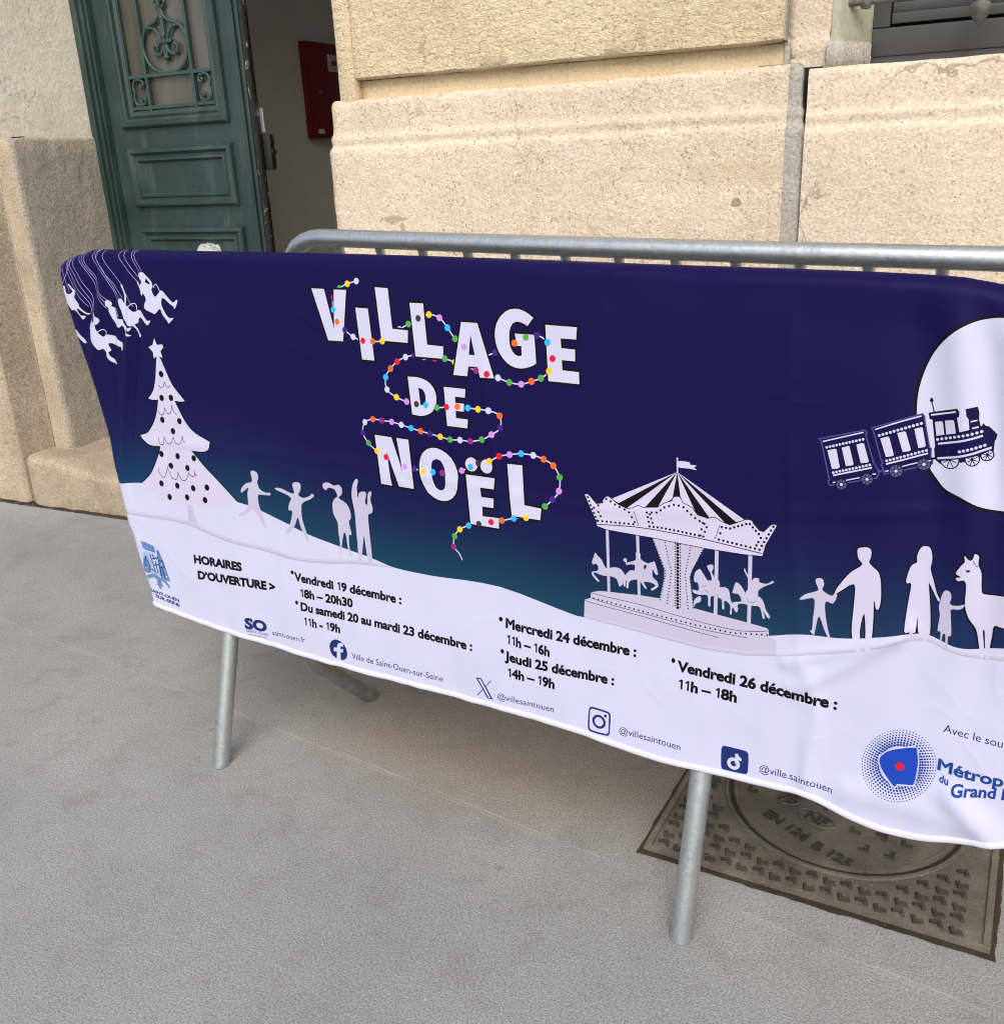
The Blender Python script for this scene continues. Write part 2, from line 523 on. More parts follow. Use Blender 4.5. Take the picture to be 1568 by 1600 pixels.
    h = math_n(N, L, 'ADD', gr, math_n(N, L, 'MULTIPLY', tex_noise(N, L, v, 60, 4), 0.5))
    bump(N, L, p, h, 0.0035)
    return m
M['pavement'] = pavement_mat()
def cast_iron(name, a, b, c):
    m, N, L, p = new_mat(name, 0.6, 0.25, 0.4)
    v = coords(N, L)
    col = ramp(N, L, tex_noise(N, L, v, 9, 6, 0.7, 0.5), [(0.3, a), (0.55, b), (0.75, c)])
    col = mixc(N, L, 0.5, col, ramp(N, L, tex_noise(N, L, v, 260, 3, 0.7), [(0.3, g3(0.25)), (0.7, g3(0.75))]), 'OVERLAY')
    vo = N.new('ShaderNodeTexVoronoi')
    vo.inputs['Scale'].default_value = 45
    L.new(v, vo.inputs['Vector'])
    hit = math_n(N, L, 'LESS_THAN', vo.outputs['Distance'], 0.07)
    col = mixc(N, L, math_n(N, L, 'MULTIPLY', hit, 0.7), col, (0.4, 0.37, 0.3))
    L.new(col, p.inputs['Base Color'])
    bump(N, L, p, tex_noise(N, L, v, 170, 4, 0.7), 0.0015)
    return m
M['cast'] = cast_iron('cast_iron', (0.085, 0.075, 0.061), (0.15, 0.136, 0.112), (0.215, 0.20, 0.168))
M['cast_worn'] = cast_iron('cast_iron_raised', (0.032, 0.028, 0.024), (0.055, 0.049, 0.041), (0.09, 0.081, 0.068))
M['cast_dark'] = cast_iron('cast_iron_soil', (0.022, 0.016, 0.010), (0.05, 0.035, 0.022), (0.055, 0.052, 0.022))

# ------------------------------------------------------------------ the setting: pavement
pv = MB()
pv.add([(-60, -60, 0), (60, -60, 0), (60, 60, 0), (-60, 60, 0)], [(0, 1, 2, 3)])
pv.build('pavement', M['pavement'], kind='structure')

# ------------------------------------------------------------------ the building
bld = empty('stone_building', (-1.0, 2.7, 0.0), 'beige limestone building with moulded plinth and an open green doorway', 'building')
PLINTH = [(0, 0), (0.002, 0.02), (0.0, 0.6), (0.0, 1.0), (0.0, 1.2), (0.001, 1.27), (0.0, 1.284), (-0.003, 1.291), (-0.009, 1.296), (-0.013, 1.301), (-0.013, 1.308), (-0.010, 1.315), (-0.010, 1.322), (-0.014, 1.328), (-0.020, 1.333), (-0.021, 1.345), (-0.022, 1.375), (-0.022, 1.403), (-0.024, 1.412), (-0.029, 1.419), (-0.037, 1.4245), (-0.060, 1.426), (-0.12, 1.427)]
def fine(prof, dz=0.04):
    out = [prof[0]]
    for a, b in zip(prof, prof[1:]):
        k = max(1, int((b[1] - a[1]) / dz))
        for j in range(1, k + 1):
            out.append((a[0] + (b[0] - a[0]) * j / k, a[1] + (b[1] - a[1]) * j / k))
    return out
FP = fine(PLINTH)
FP2 = [(o * 0.55, z) for o, z in FP[:-2]] + [(-0.05, 1.426), (-0.12, 1.427)]
MB().sweep([(-1.80, 3.06), (-1.80, 2.49), (-0.493, 2.49)], FP2, 0.004, 0.016).build('stone_plinth', M['stone'], bld, True)
MB().sweep([(-0.4495, 2.492), (5.0, 2.492)], [(o * 0.55, z - 0.012 if z > 1.2 else z) for o, z in FP[:-2]] + [(-0.05, 1.4135), (-0.30, 1.4185)], 0.003, 0.02).build('stone_plinth', M['stone_b'], bld, True)
mj = MB()
mj.sweep([(-0.4932, 2.4935), (-0.480, 2.4955), (-0.4535, 2.502), (-0.4515, 2.514), (-0.4505, 2.60)], FP2, 0.003, 0.008)
mj.build('mortar_joint', M['mortar'], bld, True)
MB().box(-0.470, -0.425, 2.530, 2.62, 0, 1.4175).build('joint_gap', M['windark'], bld)

# upper wall above the plinth
up = MB()
up.box(-1.763, -0.41, 2.548, 3.06, 1.40, 7.0)
up.box(0.95, 5.0, 2.548, 3.06, 1.40, 7.0)
up.box(-0.41, 0.95, 2.548, 3.06, 3.05, 7.0)
up.build('upper_wall', M['stone_b'], bld)
MB().sweep([(-1.75, 2.70), (-1.70, 2.538), (-0.512, 2.538), (-0.500, 2.56)], [(0.0, 1.424), (0.0, 1.45), (-0.001, 1.4735)], 0.0015, 0.03).build('recessed_course', M['course'], bld, True)
def block(x0, x1, y0, z0, z1, rough=0.0035, name='dressed_block', mat='block', cham=0.006):
    """facing block with a worn arris, gridded so that its edges are uneven"""
    prof = [(-0.05, z0), (-cham, z0 + 0.001), (-0.004, z0 + cham * 0.5), (0, z0 + cham)]
    k = max(2, int((z1 - z0) / 0.03))
    prof += [(0, z0 + cham + (z1 - z0 - 2 * cham) * j / k) for j in range(1, k + 1)]
    prof += [(-0.004, z1 - cham * 0.5), (-cham, z1 - 0.001), (-0.05, z1)]
    return MB().sweep([(x0 + 0.004, y0 + 0.06), (x0, y0 + cham), (x0 + cham, y0), (x1 - cham, y0), (x1, y0 + cham), (x1 - 0.004, y0 + 0.06)], prof, rough, 0.02, nscale=14).build(name, M[mat], bld, True, 50)
block(-1.703, -0.512, 2.5045, 1.474, 2.02)
block(-1.703, -0.512, 2.5045, 2.045, 2.60)
block(-1.703, -0.512, 2.5045, 2.625, 3.2)
MB().box(-0.5125, -0.5085, 2.513, 2.556, 1.478, 2.6, 0.001).box(-0.5125, -0.500, 2.532, 2.556, 1.428, 1.473, 0.001).build('mortar_joint', M['mortar'], bld)
# corner strip beside the doorway
MB().sweep([(-1.765, 3.06), (-1.765, 2.517), (-1.757, 2.509), (-1.709, 2.5085), (-1.705, 2.511), (-1.702, 2.56)], fine([(0, 1.405), (0, 1.5), (0.001, 1.9), (0, 2.4), (0, 3.2)], 0.05), 0.003, 0.02).build('corner_strip', M['block'], bld, True)
# rough patch between block and window, grey block under the reveal, splayed reveal
MB().sweep([(-0.5085, 2.60), (-0.5035, 2.541), (-0.412, 2.538), (-0.409, 2.56)], [(-0.01, 1.405), (-0.008, 1.436), (-0.004, 1.444), (0.001, 1.46), (0.0, 1.475), (-0.003, 1.482), (0.0, 1.50), (0, 1.7), (0, 3.0)], 0.006, 0.012).build('rough_patch', M['stone_b'], bld, True)
MB().sweep([(-0.418, 2.532), (-0.404, 2.531), (-0.386, 2.540), (-0.335, 2.64)], [(-0.03, 1.411), (0, 1.414), (0, 1.44), (-0.001, 1.4665), (-0.012, 1.470)], 0.003, 0.012).build('sill_corner', M['mortar'], bld, True)
MB().sweep([(-0.411, 2.5375), (-0.404, 2.537), (-0.392, 2.548), (-0.338, 2.662), (-0.338, 2.80)], [(0, 1.468), (0, 1.6), (0, 2.2), (0, 3.05)], 0.003, 0.02).build('window_reveal', M['greenstone'], bld, True)

# window
win = MB()
win.box(-0.338, 0.93, 2.662, 2.72, 1.437, 1.498, 0.004)
win.box(-0.338, -0.30, 2.662, 2.72, 1.499, 3.05, 0.004)
win.box(-0.338, 0.93, 2.668, 2.72, 1.38, 1.4365)
win = win.build('window', M['winframe'], bld, True, 30)
MB().box(-0.32, 0.93, 2.695, 2.72, 1.46, 1.60).build('shadow_gap', M['windark'], win)
sh = MB()
sh.box(-0.298, 0.60, 2.670, 2.71, 1.5055, 1.529, 0.003)
sh.box(-0.298, 0.60, 2.678, 2.71, 1.5295, 1.552, 0.003)
sh.box(-0.298, -0.25, 2.676, 2.71, 1.5525, 2.9, 0.003)
sh.build('sash', M['winframe'], win, True, 30)
MB().box(-0.25, 0.60, 2.69, 2.694, 1.552, 2.9).build('pane', M['winglass'], win)
gd = MB()
gd.tube([(-0.40, 2.575, 1.5475), (0.93, 2.575, 1.5475)], 0.0075, 10)
gd.tube([(-0.107, 2.575, 1.52), (-0.107, 2.575, 2.5)], 0.009, 10)
gd.tube([(0.20, 2.575, 1.52), (0.20, 2.575, 2.5)], 0.009, 10)
gd.tube([(0.51, 2.575, 1.52), (0.51, 2.575, 2.5)], 0.009, 10)
for xx in (-0.40, -0.345):
    gd.lathe([(0.0, -0.012), (0.010, -0.010), (0.013, 0.0), (0.010, 0.010), (0.0, 0.012)], (xx, 2.575, 1.5435), 12)
gd = gd.build('window_guard', M['guard'], bld, True, 40)
for xx in (-0.107, 0.20, 0.51):
    MB().lathe([(0.0, -0.004), (0.006, 0.0), (0.012, 0.008), (0.019, 0.020), (0.0225, 0.032), (0.020, 0.040), (0.014, 0.046), (0.016, 0.049), (0.017, 0.054), (0.012, 0.058), (0.008, 0.066), (0.0, 0.067)], (xx, 2.575, 1.480), 16).build('finial', M['guard'], gd, True, 60)

# left pier of the doorway
pr = MB()
LZ = [(0, 0), (0.002, 0.05), (0, 0.4), (0, 0.9), (0, 1.2), (0, 1.385), (-0.004, 1.395), (-0.02, 1.400), (-0.08, 1.401)]
pr.sweep([(-6.0, 2.455), (-3.462, 2.465), (-3.395, 2.60), (-3.309, 2.60)], fine(LZ, 0.05), 0.005, 0.02)
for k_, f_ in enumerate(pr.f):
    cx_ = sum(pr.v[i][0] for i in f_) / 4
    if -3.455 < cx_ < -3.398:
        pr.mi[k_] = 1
pr.build('door_pier', [M['pier'], M['pier_shaded']], bld, True)
MB().tube([(-3.3965, 2.5985, 0.20), (-3.3965, 2.5985, 1.39)], 0.002, 6).build('joint_line', M['mortar'], bld, True)
MB().sweep([(-3.312, 2.598), (-3.300, 2.606), (-3.309, 3.07)], fine(LZ, 0.05), 0.006, 0.02).build('pier_reveal', M['roughcast'], bld, True)
up2 = [(0, 1.398), (0.001, 1.41), (0, 1.6), (0.002, 1.8), (0, 2.2), (0, 3.2)]
MB().sweep([(-3.41, 2.60), (-3.318, 3.055), (-3.318, 3.08)], fine(up2, 0.05), 0.004, 0.03).build('upper_reveal', M['plaster'], bld, True)
MB().sweep([(-6.0, 2.48), (-3.52, 2.48), (-3.44, 2.60), (-3.41, 2.60)], up2, 0.004, 0.05).build('upper_pier', M['pier'], bld, True)
MB().box(-6.0, 5.0, 2.54, 3.04, 3.2, 7.0).build('wall', M['stone'], bld)
# doorstep
ds = MB()
yv = [2.462, 2.452, 2.450, 2.456, 2.47, 2.49, 2.56, 2.7, 2.9, 3.12]
zz = lambda x, y: 0.214 - 0.012 * math.exp(-((x + 2.6) / 0.5) ** 2) - 0.018 * max(0, (2.56 - y) / 0.1) * (0.5 + 0.5 * math.sin((x + 3.43) * 6.5))
rows = []
nx = 60
V, F = [], []
prof = [(2.466, 0.0), (2.463, 0.06), (2.462, 0.12), (2.460, 0.165), (2.461, 0.185), (2.466, 0.199), (2.477, 0.207), (2.495, 0.211), (2.55, 0.213), (2.7, 0.214), (2.95, 0.215), (3.15, 0.216)]
for i in range(nx + 1):
    x = -3.428 + (3.428 - 1.798) * i / nx
    e = min(1.0, i / 1.5)
    for (y, z) in prof:
        wv = 0.010 * noise.noise(Vector((x * 3.2, 0, 4))) + 0.004 * noise.noise(Vector((x * 13, z * 9, 1)))
        front = max(0, 1 - (y - 2.46) / 0.2)
        skew = 0.035 * (x + 3.43) * front
        tt_ = min(1, max(0, (x + 3.34) / 0.36)) * min(1, max(0, (-1.80 - x) / 0.36))
        dz = -0.056 * (z / 0.21) ** 2 * (0.25 + 0.75 * front) * tt_ * tt_ * (3 - 2 * tt_)
        V.append((x + (1 - e) * 0.012 * (z / 0.21), y + wv * front + skew + (1 - e) * 0.012, z + dz + 0.002 * noise.noise(Vector((x * 20, y * 20, 3)))))
m_ = len(prof)
for i in range(nx):
    for j in range(m_ - 1):
        F.append((i * m_ + j, (i + 1) * m_ + j, (i + 1) * m_ + j + 1, i * m_ + j + 1))
b0 = len(V)
V.append((-3.425, 3.15, 0.0))
F.append(tuple(range(m_)) + (b0,))
ds.add(V, F)
ds.build('doorstep', M['step'], bld, True, 50)

SOIL = [(0.016, 0.0005), (0.010, 0.004), (0.003, 0.007), (-0.008, 0.009)]
sl = MB().sweep([(-6.0, 2.455), (-3.462, 2.465), (-3.440, 2.50)], SOIL, 0.006, 0.01, nscale=40)
sl.build('joint_dirt', M['cast_dark'], bld, True)
MB().sweep([(-3.436, 2.50), (-3.428, 2.468), (-2.95, 2.482), (-2.4, 2.50), (-1.79, 2.515)], SOIL, 0.005, 0.01, nscale=40).build('joint_dirt', M['cast_dark'], bld, True)
# hallway behind the door, far end left open to bring in sky light
hw = MB()
hw.add([(-3.2, 3.13, 0.2), (-3.2, 9, 0.2), (-3.2, 9, 2.75), (-3.2, 3.13, 2.75)], [(0, 1, 2, 3)])
hw.add([(-1.72, 3.06, 0.2), (-1.72, 9, 0.2), (-1.72, 9, 2.75), (-1.72, 3.06, 2.75)], [(0, 1, 2, 3)])
hw.add([(-3.4, 3.06, 2.75), (-1.72, 3.06, 2.75), (-1.72, 9, 2.75), (-3.4, 9, 2.75)], [(0, 1, 2, 3)])
hw.build('hallway_wall', M['hall'], bld)
MB().box(-3.2, -1.72, 3.15, 9, 0.15, 0.213).build('hallway_floor', M['hallfloor'], bld)
# scuff marks on the hallway wall
# door frame
fr = MB()
for (xa, xb, ya) in ((-3.320, -3.288, 3.000), (-3.288, -3.270, 3.012), (-3.270, -3.2585, 3.024)):
    fr.box(xa, xb, ya, 3.12, 0.215, 2.75, 0.003)
fr.box(-1.80, -1.775, 3.0, 3.12, 0.215, 2.75, 0.003)
fr.box(-3.2585, -1.80, 3.0, 3.12, 2.70, 2.78, 0.003)
fr.build('door_frame', M['door'], bld, True, 30)

# the green leaf
DX0, DX1, DY = -3.256, -2.527, 3.050
leaf = MB()
leaf.box(DX0, DX1 - 0.012, DY, DY + 0.026, 0.222, 1.4735)
leaf.box(DX0, -3.126, DY, DY + 0.026, 1.4735, 2.66)
leaf.box(-2.706, DX1 - 0.012, DY, DY + 0.026, 1.4735, 2.66)
leaf.box(-3.126, -2.706, DY, DY + 0.026, 2.52, 2.66)
leaf = leaf.build('door', M['door'], bld)
tag(leaf, 'closed green left leaf with moulded panels and ironwork over its glass')
md = MB()
P1 = [(0, 0), (0.003, 0.014), (0.010, 0.022), (0.024, 0.025), (0.030, 0.016), (0.036, 0.013), (0.044, 0.017), (0.048, 0.006), (0.056, 0.002), (0.064, -0.004), (0.066, -0.03)]
md.rect_frame(-3.188, -2.642, 1.420, 2.58, DY - 0.0005, P1, False)
P2 = [(0, 0), (0.003, 0.013), (0.009, 0.020), (0.018, 0.022), (0.024, 0.014), (0.029, 0.008), (0.036, 0.008), (0.040, 0.013), (0.047, 0.015), (0.052, 0.008), (0.056, 0.0015)]
md.rect_frame(-3.183, -2.646, 1.124, 1.349, DY - 0.0005, P2)
md.rect_frame(-3.183, -2.640, 0.62, 1.047, DY - 0.0005, P2)
md.rect_frame(-3.183, -2.640, 0.32, 0.55, DY - 0.0005, P2)
md.build('moulding', M['door'], leaf, True, 25)
ed = MB()
for (xa, xb, yy) in ((-2.600, -2.578, DY - 0.010), (-2.577, -2.560, DY - 0.016), (-2.559, -2.541, DY - 0.008)):
    ed.box(xa, xb, yy, DY + 0.001, 0.222, 2.66, 0.004)
ed.build('meeting_strip', M['door'], leaf, True, 30)
# worn free edge of the leaf
V, F = [], []
k = 160
for i in range(k + 1):
    z = 0.222 + (2.66 - 0.222) * i / k
    a = 0.004 * noise.noise(Vector((0, 0, z * 30))) + 0.003 * noise.noise(Vector((0, 5, z * 80)))
    V += [(DX1 - 0.0125 + a * 0.5, DY - 0.003, z), (DX1 + a * 0.4, DY + 0.008, z), (DX1 + a * 0.5 + 0.001, DY + 0.027, z), (DX1 - 0.013, DY + 0.029, z)]
for i in range(k):
    for j in range(3):
        F.append((i * 4 + j, i * 4 + j + 1, (i + 1) * 4 + j + 1, (i + 1) * 4 + j))
MB().add(V, F).build('worn_edge', M['peel'], leaf, True)
MB().box(-3.126, -2.706, DY + 0.0175, DY + 0.0225, 1.47, 2.53).build('glass', M['glass'], leaf)
lk = MB().box(-2.60, -2.494, DY + 0.030, DY + 0.058, 1.247, 1.372, 0.008)
lk.tube([(-2.50, DY + 0.044, 1.31), (-2.488, DY + 0.044, 1.31)], 0.010, 12)
lk.build('rim_lock', M['black'], leaf, True, 40)
MB().box(-2.60, -2.512, DY + 0.030, DY + 0.036, 1.378, 1.462, 0.002).build('lock_plate', M['steel'], leaf)
# ironwork
ir = MB()
GY = DY + 0.005
for x in (-3.032, -2.798):
    ir.box(x - 0.006, x + 0.006, GY - 0.006, GY + 0.006, 1.475, 2.53)
ir.box(-2.926, -2.910, GY - 0.007, GY + 0.007, 1.835, 2.53)
for z in (1.606, 1.494):
    ir.box(-3.126, -2.706, GY - 0.0055, GY + 0.0055, z - 0.006, z + 0.006)
CXo, CZo = -2.915, 1.704
def crv(pts, r=0.0055, closed=False, both=True, k=6):
    P = [Vector((a, b)) for a, b in pts]
    out = []
    n = len(P)
    for i in range(n - 1):
        p0, p1, p2, p3 = P[max(0, i - 1)], P[i], P[i + 1], P[min(n - 1, i + 2)]
        for j in range(k):
            t = j / k
            out.append(0.5 * ((2 * p1) + (p2 - p0) * t + (2 * p0 - 5 * p1 + 4 * p2 - p3) * t * t + (3 * p1 - p0 - 3 * p2 + p3) * t ** 3))
    out.append(P[-1])
    for sgn in ((1, -1) if both else (1,)):
        ir.tube([(CXo + sgn * q.x, GY, CZo + q.y) for q in out], r, 8)
crv([(0.004, 0.122), (0.014, 0.098), (0.035, 0.082), (0.062, 0.074), (0.090, 0.058), (0.108, 0.030), (0.112, -0.005), (0.100, -0.045), (0.074, -0.075), (0.038, -0.090), (0.0, -0.094)], 0.0062)
crv([(0.086, 0.062), (0.064, 0.064), (0.040, 0.056), (0.024, 0.038), (0.016, 0.020)], 0.0055)
crv([(0.004, 0.13), (0.004, 0.08), (0.003, 0.03)], 0.005)
crv([(0.004, 0.128), (0.018, 0.134), (0.026, 0.146), (0.018, 0.156), (0.008, 0.15)], 0.0055)
ir.box(CXo - 0.038, CXo + 0.038, GY - 0.006, GY + 0.006, CZo + 0.008, CZo + 0.020, 0.003)
crv([(0.006, 0.006), (0.014, -0.016), (0.030, -0.030), (0.052, -0.028), (0.060, -0.010), (0.050, 0.004), (0.040, -0.002), (0.042, -0.012)], 0.006)
crv([(0.003, 0.0), (0.006, -0.02), (0.003, -0.036)], 0.005)
ir.lathe([(0, -0.060), (0.007, -0.052), (0.014, -0.042), (0.010, -0.036), (0.0, -0.034)], (CXo, GY, CZo), 10)
for (bx, sg) in ((-3.079, 1), (-2.752, -1)):
    for s2 in (1, -1):
        pts = [(0.020 * math.cos(t) * 1.0, 0.0) for t in (0,)]
        q = [(sg * -0.028, 0.0), (sg * -0.032, 0.022), (sg * -0.024, 0.040), (sg * -0.004, 0.046), (sg * 0.018, 0.040), (sg * 0.022, 0.026), (sg * 0.012, 0.018), (sg * 0.004, 0.026), (sg * 0.010, 0.031)]
        old = (CXo, CZo)
        CXo, CZo = bx, 1.550
        crv([(a, b * s2) for a, b in q], 0.0052, both=False)
        CXo, CZo = old
ir.build('iron_grille', M['iron'], leaf, True, 40)
# right leaf, swung open against the hallway wall
rl = MB()
rl.box(-1.795, -1.750, 3.13, 3.84, 0.222, 1.47)
rl.box(-1.795, -1.750, 3.13, 3.84, 2.52, 2.66)
rl.box(-1.795, -1.750, 3.13, 3.27, 1.47, 2.52)
rl.box(-1.795, -1.750, 3.70, 3.84, 1.47, 2.52)
rl = rl.build('door', M['door'], bld)
tag(rl, 'right leaf swung open into the hallway')
MB().box(-1.775, -1.770, 3.27, 3.70, 1.47, 2.52).build('glass', M['glass'], rl)

# torn sticker on the lower panel
sb = MB()
pts = [(-2.902, 0.93), (-2.875, 0.926), (-2.84, 0.935), (-2.788, 0.928), (-2.772, 0.945), (-2.776, 0.970), (-2.786, 0.9785), (-2.80, 0.976), (-2.812, 0.983), (-2.835, 0.9845), (-2.852, 0.980), (-2.868, 0.9815), (-2.884, 0.973), (-2.897, 0.955)]
n = len(pts)
sb.add([(a, DY - 0.0035 - 0.002 * (i % 2), b) for i, (a, b) in enumerate(pts)] + [(a, DY - 0.0015, b) for a, b in pts], [tuple(range(n))] + [(i, (i + 1) % n, n + (i + 1) % n, n + i) for i in range(n)])
def sticker_mat():
    m, N, L, p = new_mat('torn_sticker_paper', 0.6)
    v = coords(N, L)
    n1 = tex_noise(N, L, v, 55, 5, 0.7, 1.5)
    L.new(ramp(N, L, n1, [(0.38, (0.12, 0.14, 0.12)), (0.46, (0.55, 0.55, 0.5)), (0.56, (0.35, 0.5, 0.55)), (0.64, (0.6, 0.55, 0.45))]), p.inputs['Base Color'])
    return m
tag(sb.build('torn_sticker', sticker_mat()), 'torn pale sticker on the lower panel of the green door', 'sticker')

# red cabinet on the hallway wall
rc = empty('wall_cabinet', (-3.2, 4.5, 1.38), 'dark red metal wall cabinet with paper notices inside the hallway', 'cabinet')
cb = MB().box(-3.199, -3.165, 4.25, 4.86, 1.384, 1.830, 0.004)
cb.build('body', M['red'], rc, True, 30)
MB().rect_frame(0, 1, 0, 1, 0, [(0, 0)], False)
dr = MB().box(-3.165, -3.160, 4.262, 4.848, 1.396, 1.818, 0.002)
dr.build('door', M['red'], rc, True, 30)
for (ya, yb, za, zb, ink) in ((4.425, 4.525, 1.700, 1.778, 1), (4.560, 4.66, 1.655, 1.765, 0)):
    nt = MB().box(-3.160, -3.1585, ya, yb, za, zb).build('notice', M['paper'], rc)
    if ink:
        bb = MB()
        bb.box(-3.1585, -3.1578, ya + 0.028, yb - 0.026, za + 0.026, zb - 0.026)
        bb.build('red_mark', M['redink'], nt)
        MB().box(-3.1585, -3.1578, ya + 0.02, yb - 0.02, za + 0.012, za + 0.017).build('print_line', M['greyink'], nt)
        MB().box(-3.1585, -3.1578, ya + 0.02, yb - 0.02, zb - 0.016, zb - 0.012).build('print_line', M['greyink'], nt)
MB().box(-3.160, -3.1585, 4.295, 4.342, 1.406, 1.428).build('label', M['paper'], rc)
MB().lathe([(0.0, -0.003), (0.007, -0.003), (0.007, 0.003), (0.0, 0.003)], (-3.157, 4.335, 1.60), 12).build('lock', M['steel'], rc, True, 40)

# ------------------------------------------------------------------ manhole cover
mh = empty('manhole_cover', (-0.174, 1.736, 0.0), 'square cast iron manhole frame with a round cover and raised chevrons', 'manhole')
A = Vector((-0.4807, 1.4501)); e = Vector((0.9994, -0.0351)).normalized(); f = Vector((-e.y, e.x)); SZ = 0.593
def gp(a, b):
    q = A + e * a + f * b
    return (q.x, q.y)
jt = MB()
N_ = 40
ring = []
for sd_, (p, q) in enumerate((((-.009, -.009), (SZ + .009, -.009)), ((SZ + .009, -.009), (SZ + .009, SZ + .009)), ((SZ + .009, SZ + .009), (-.009, SZ + .009)), ((-.009, SZ + .009), (-.009, -.009)))):
    for i in range(N_):
        t = i / N_
        a, b = p[0] + (q[0] - p[0]) * t, p[1] + (q[1] - p[1]) * t
        k = 0.003 * noise.noise(Vector((a * 16, b * 16, 2))) + 0.003 * noise.noise(Vector((a * 60, b * 60, 8)))
        cx_, cy_ = a - SZ / 2, b - SZ / 2
        l = math.hypot(cx_, cy_)
        ring.append(gp(a + cx_ / l * k, b + cy_ / l * k))
jt.prism(ring, 0.0005, 0.0045)
jt.build('joint_dirt', M['cast_dark'], mh)
fm = MB()
CR_, CC = 0.2225, (SZ / 2 + 0.014, SZ / 2 + 0.016)
# plate with a round hole, built as a fan between square and circle
K = 96
V, F = [], []
for i in range(K):
    a = 2 * math.pi * i / K
    ca, sa = math.cos(a), math.sin(a)
    tt = []
    if ca > 0: tt.append((SZ - CC[0]) / ca)
    if ca < 0: tt.append(-CC[0] / ca)
    if sa > 0: tt.append((SZ - CC[1]) / sa)
    if sa < 0: tt.append(-CC[1] / sa)
    t = min(tt)
    for (r_, z) in ((CR_ + 0.004, 0.0045), (CR_ + 0.005, 0.0095), (CR_ + 0.011, 0.0095), (CR_ + 0.013, 0.0055), (None, 0.0055)):
        if r_ is None:
            q = gp(CC[0] + ca * t, CC[1] + sa * t)
        else:
            q = gp(CC[0] + ca * r_, CC[1] + sa * r_)
        V.append((q[0], q[1], z))
for i in range(K):
    i2 = (i + 1) % K
    for j in range(4):
        F.append((i * 5 + j, i2 * 5 + j, i2 * 5 + j + 1, i * 5 + j + 1))
fm.add(V, F)
def gquad(mb, pts, z0, z1):
    mb.prism([gp(*p) for p in pts], z0, z1)
for (p, q) in (((0, 0), (SZ, 0.011)), ((0, SZ - .011), (SZ, SZ)), ((0, .011), (.011, SZ - .011)), ((SZ - .011, .011), (SZ, SZ - .011))):
    gquad(fm, [(p[0], p[1]), (q[0], p[1]), (q[0], q[1]), (p[0], q[1])], 0.003, 0.0115)
gquad(fm, [(.0, .0), (.0, .0)], 0, 0) if False else None
def chev(mb, a, b, rot, s, wd, z0, z1, mi=0):
    c_, s_ = math.cos(rot), math.sin(rot)
    pts = [(-s, -s), (s, -s), (s, -s + wd), (-s + wd, -s + wd), (-s + wd, s * 0.75), (-s, s * 0.75)]
    z = [gp(a + x * c_ - y * s_, b + x * s_ + y * c_) for x, y in pts]
    n = len(z)
    cx_ = sum(p[0] for p in z) / n; cy_ = sum(p[1] for p in z) / n
    V = [(p[0], p[1], z0) for p in z] + [(p[0] + (cx_ - p[0]) * 0.16, p[1] + (cy_ - p[1]) * 0.16, z1) for p in z]
    mb.add(V, [tuple(range(n, 2 * n))] + [(i, (i + 1) % n, n + (i + 1) % n, n + i) for i in range(n)], mi)
st_ = 0.0300
for i in range(20):
    for j in range(20):
        a, b = 0.030 + i * st_, 0.030 + j * st_
        if math.hypot(a - CC[0], b - CC[1]) < CR_ + 0.030 or a > SZ - .026 or b > SZ - .026:
            continue
        chev(fm, a, b, rad(18) if (i + j) % 2 else rad(198), 0.0102, 0.0072, 0.005, 0.0100, 1)
fm.build('frame', [M['cast'], M['cast_worn']], mh)
MB().prism([gp(CC[0] + math.cos(2 * math.pi * i / 64) * (CR_ + 0.0045), CC[1] + math.sin(2 * math.pi * i / 64) * (CR_ + 0.0045)) for i in range(64)], 0.0045, 0.0052).build('seat_gap', M['cast_dark'], mh)
cv = MB()
cv.lathe([(0.0, 0.0075), (CR_ - 0.016, 0.0075), (CR_ - 0.015, 0.0105), (CR_ - 0.006, 0.0105), (CR_ - 0.005, 0.0052)], (gp(*CC)[0], gp(*CC)[1], 0), 96)
st_ = 0.046
for i in range(-5, 6):
    for j in range(-5, 6):
        a, b = CC[0] + i * st_ + (0.012 if j % 2 else -0.008), CC[1] + j * st_
        rr_ = math.hypot(a - CC[0], b - CC[1])
        q = gp(a, b)
        if rr_ > CR_ - 0.032: continue
        if -0.315 < q[0] < -0.115 and 1.553 < q[1] + 0.55 * (q[0] + 0.21) < 1.700: continue
        if math.hypot(q[0] + 0.262, q[1] - 1.705) < 0.03 : continue
        chev(cv, a, b, rad(0 if (i + j) % 2 else 180) if (i * 3 + j) % 3 else rad(90), 0.0112, 0.0080, 0.0065, 0.0105, 1)
def text_solid(mb, s, c, size, ang, z0, dz, bold=0.02):
    cu = bpy.data.curves.new('cast_text', 'FONT')
    cu.body = s; cu.size = size; cu.extrude = dz / 2; cu.offset = bold * size; cu.align_x = 'CENTER'; cu.align_y = 'CENTER'
    ob = bpy.data.objects.new('cast_text', cu)
    SC.collection.objects.link(ob)
    dg = bpy.context.evaluated_depsgraph_get()
    me = bpy.data.meshes.new_from_object(ob.evaluated_get(dg))
    R2 = Matrix.Rotation(ang, 3, 'Z')
    mb.add([tuple(R2 @ v.co + Vector((c[0], c[1], z0 + dz / 2))) for v in me.vertices], [tuple(p.vertices) for p in me.polygons], 1)
    bpy.data.objects.remove(ob); bpy.data.curves.remove(cu); bpy.data.meshes.remove(me)
text_solid(cv, 'EN 124', (-0.250, 1.621), 0.034, rad(-30), 0.0073, 0.0025)
text_solid(cv, 'B 125', (-0.156, 1.570), 0.034, rad(-23), 0.0073, 0.0025)
text_solid(cv, 'NF', (-0.199, 1.664), 0.036, rad(-22), 0.0073, 0.0025)
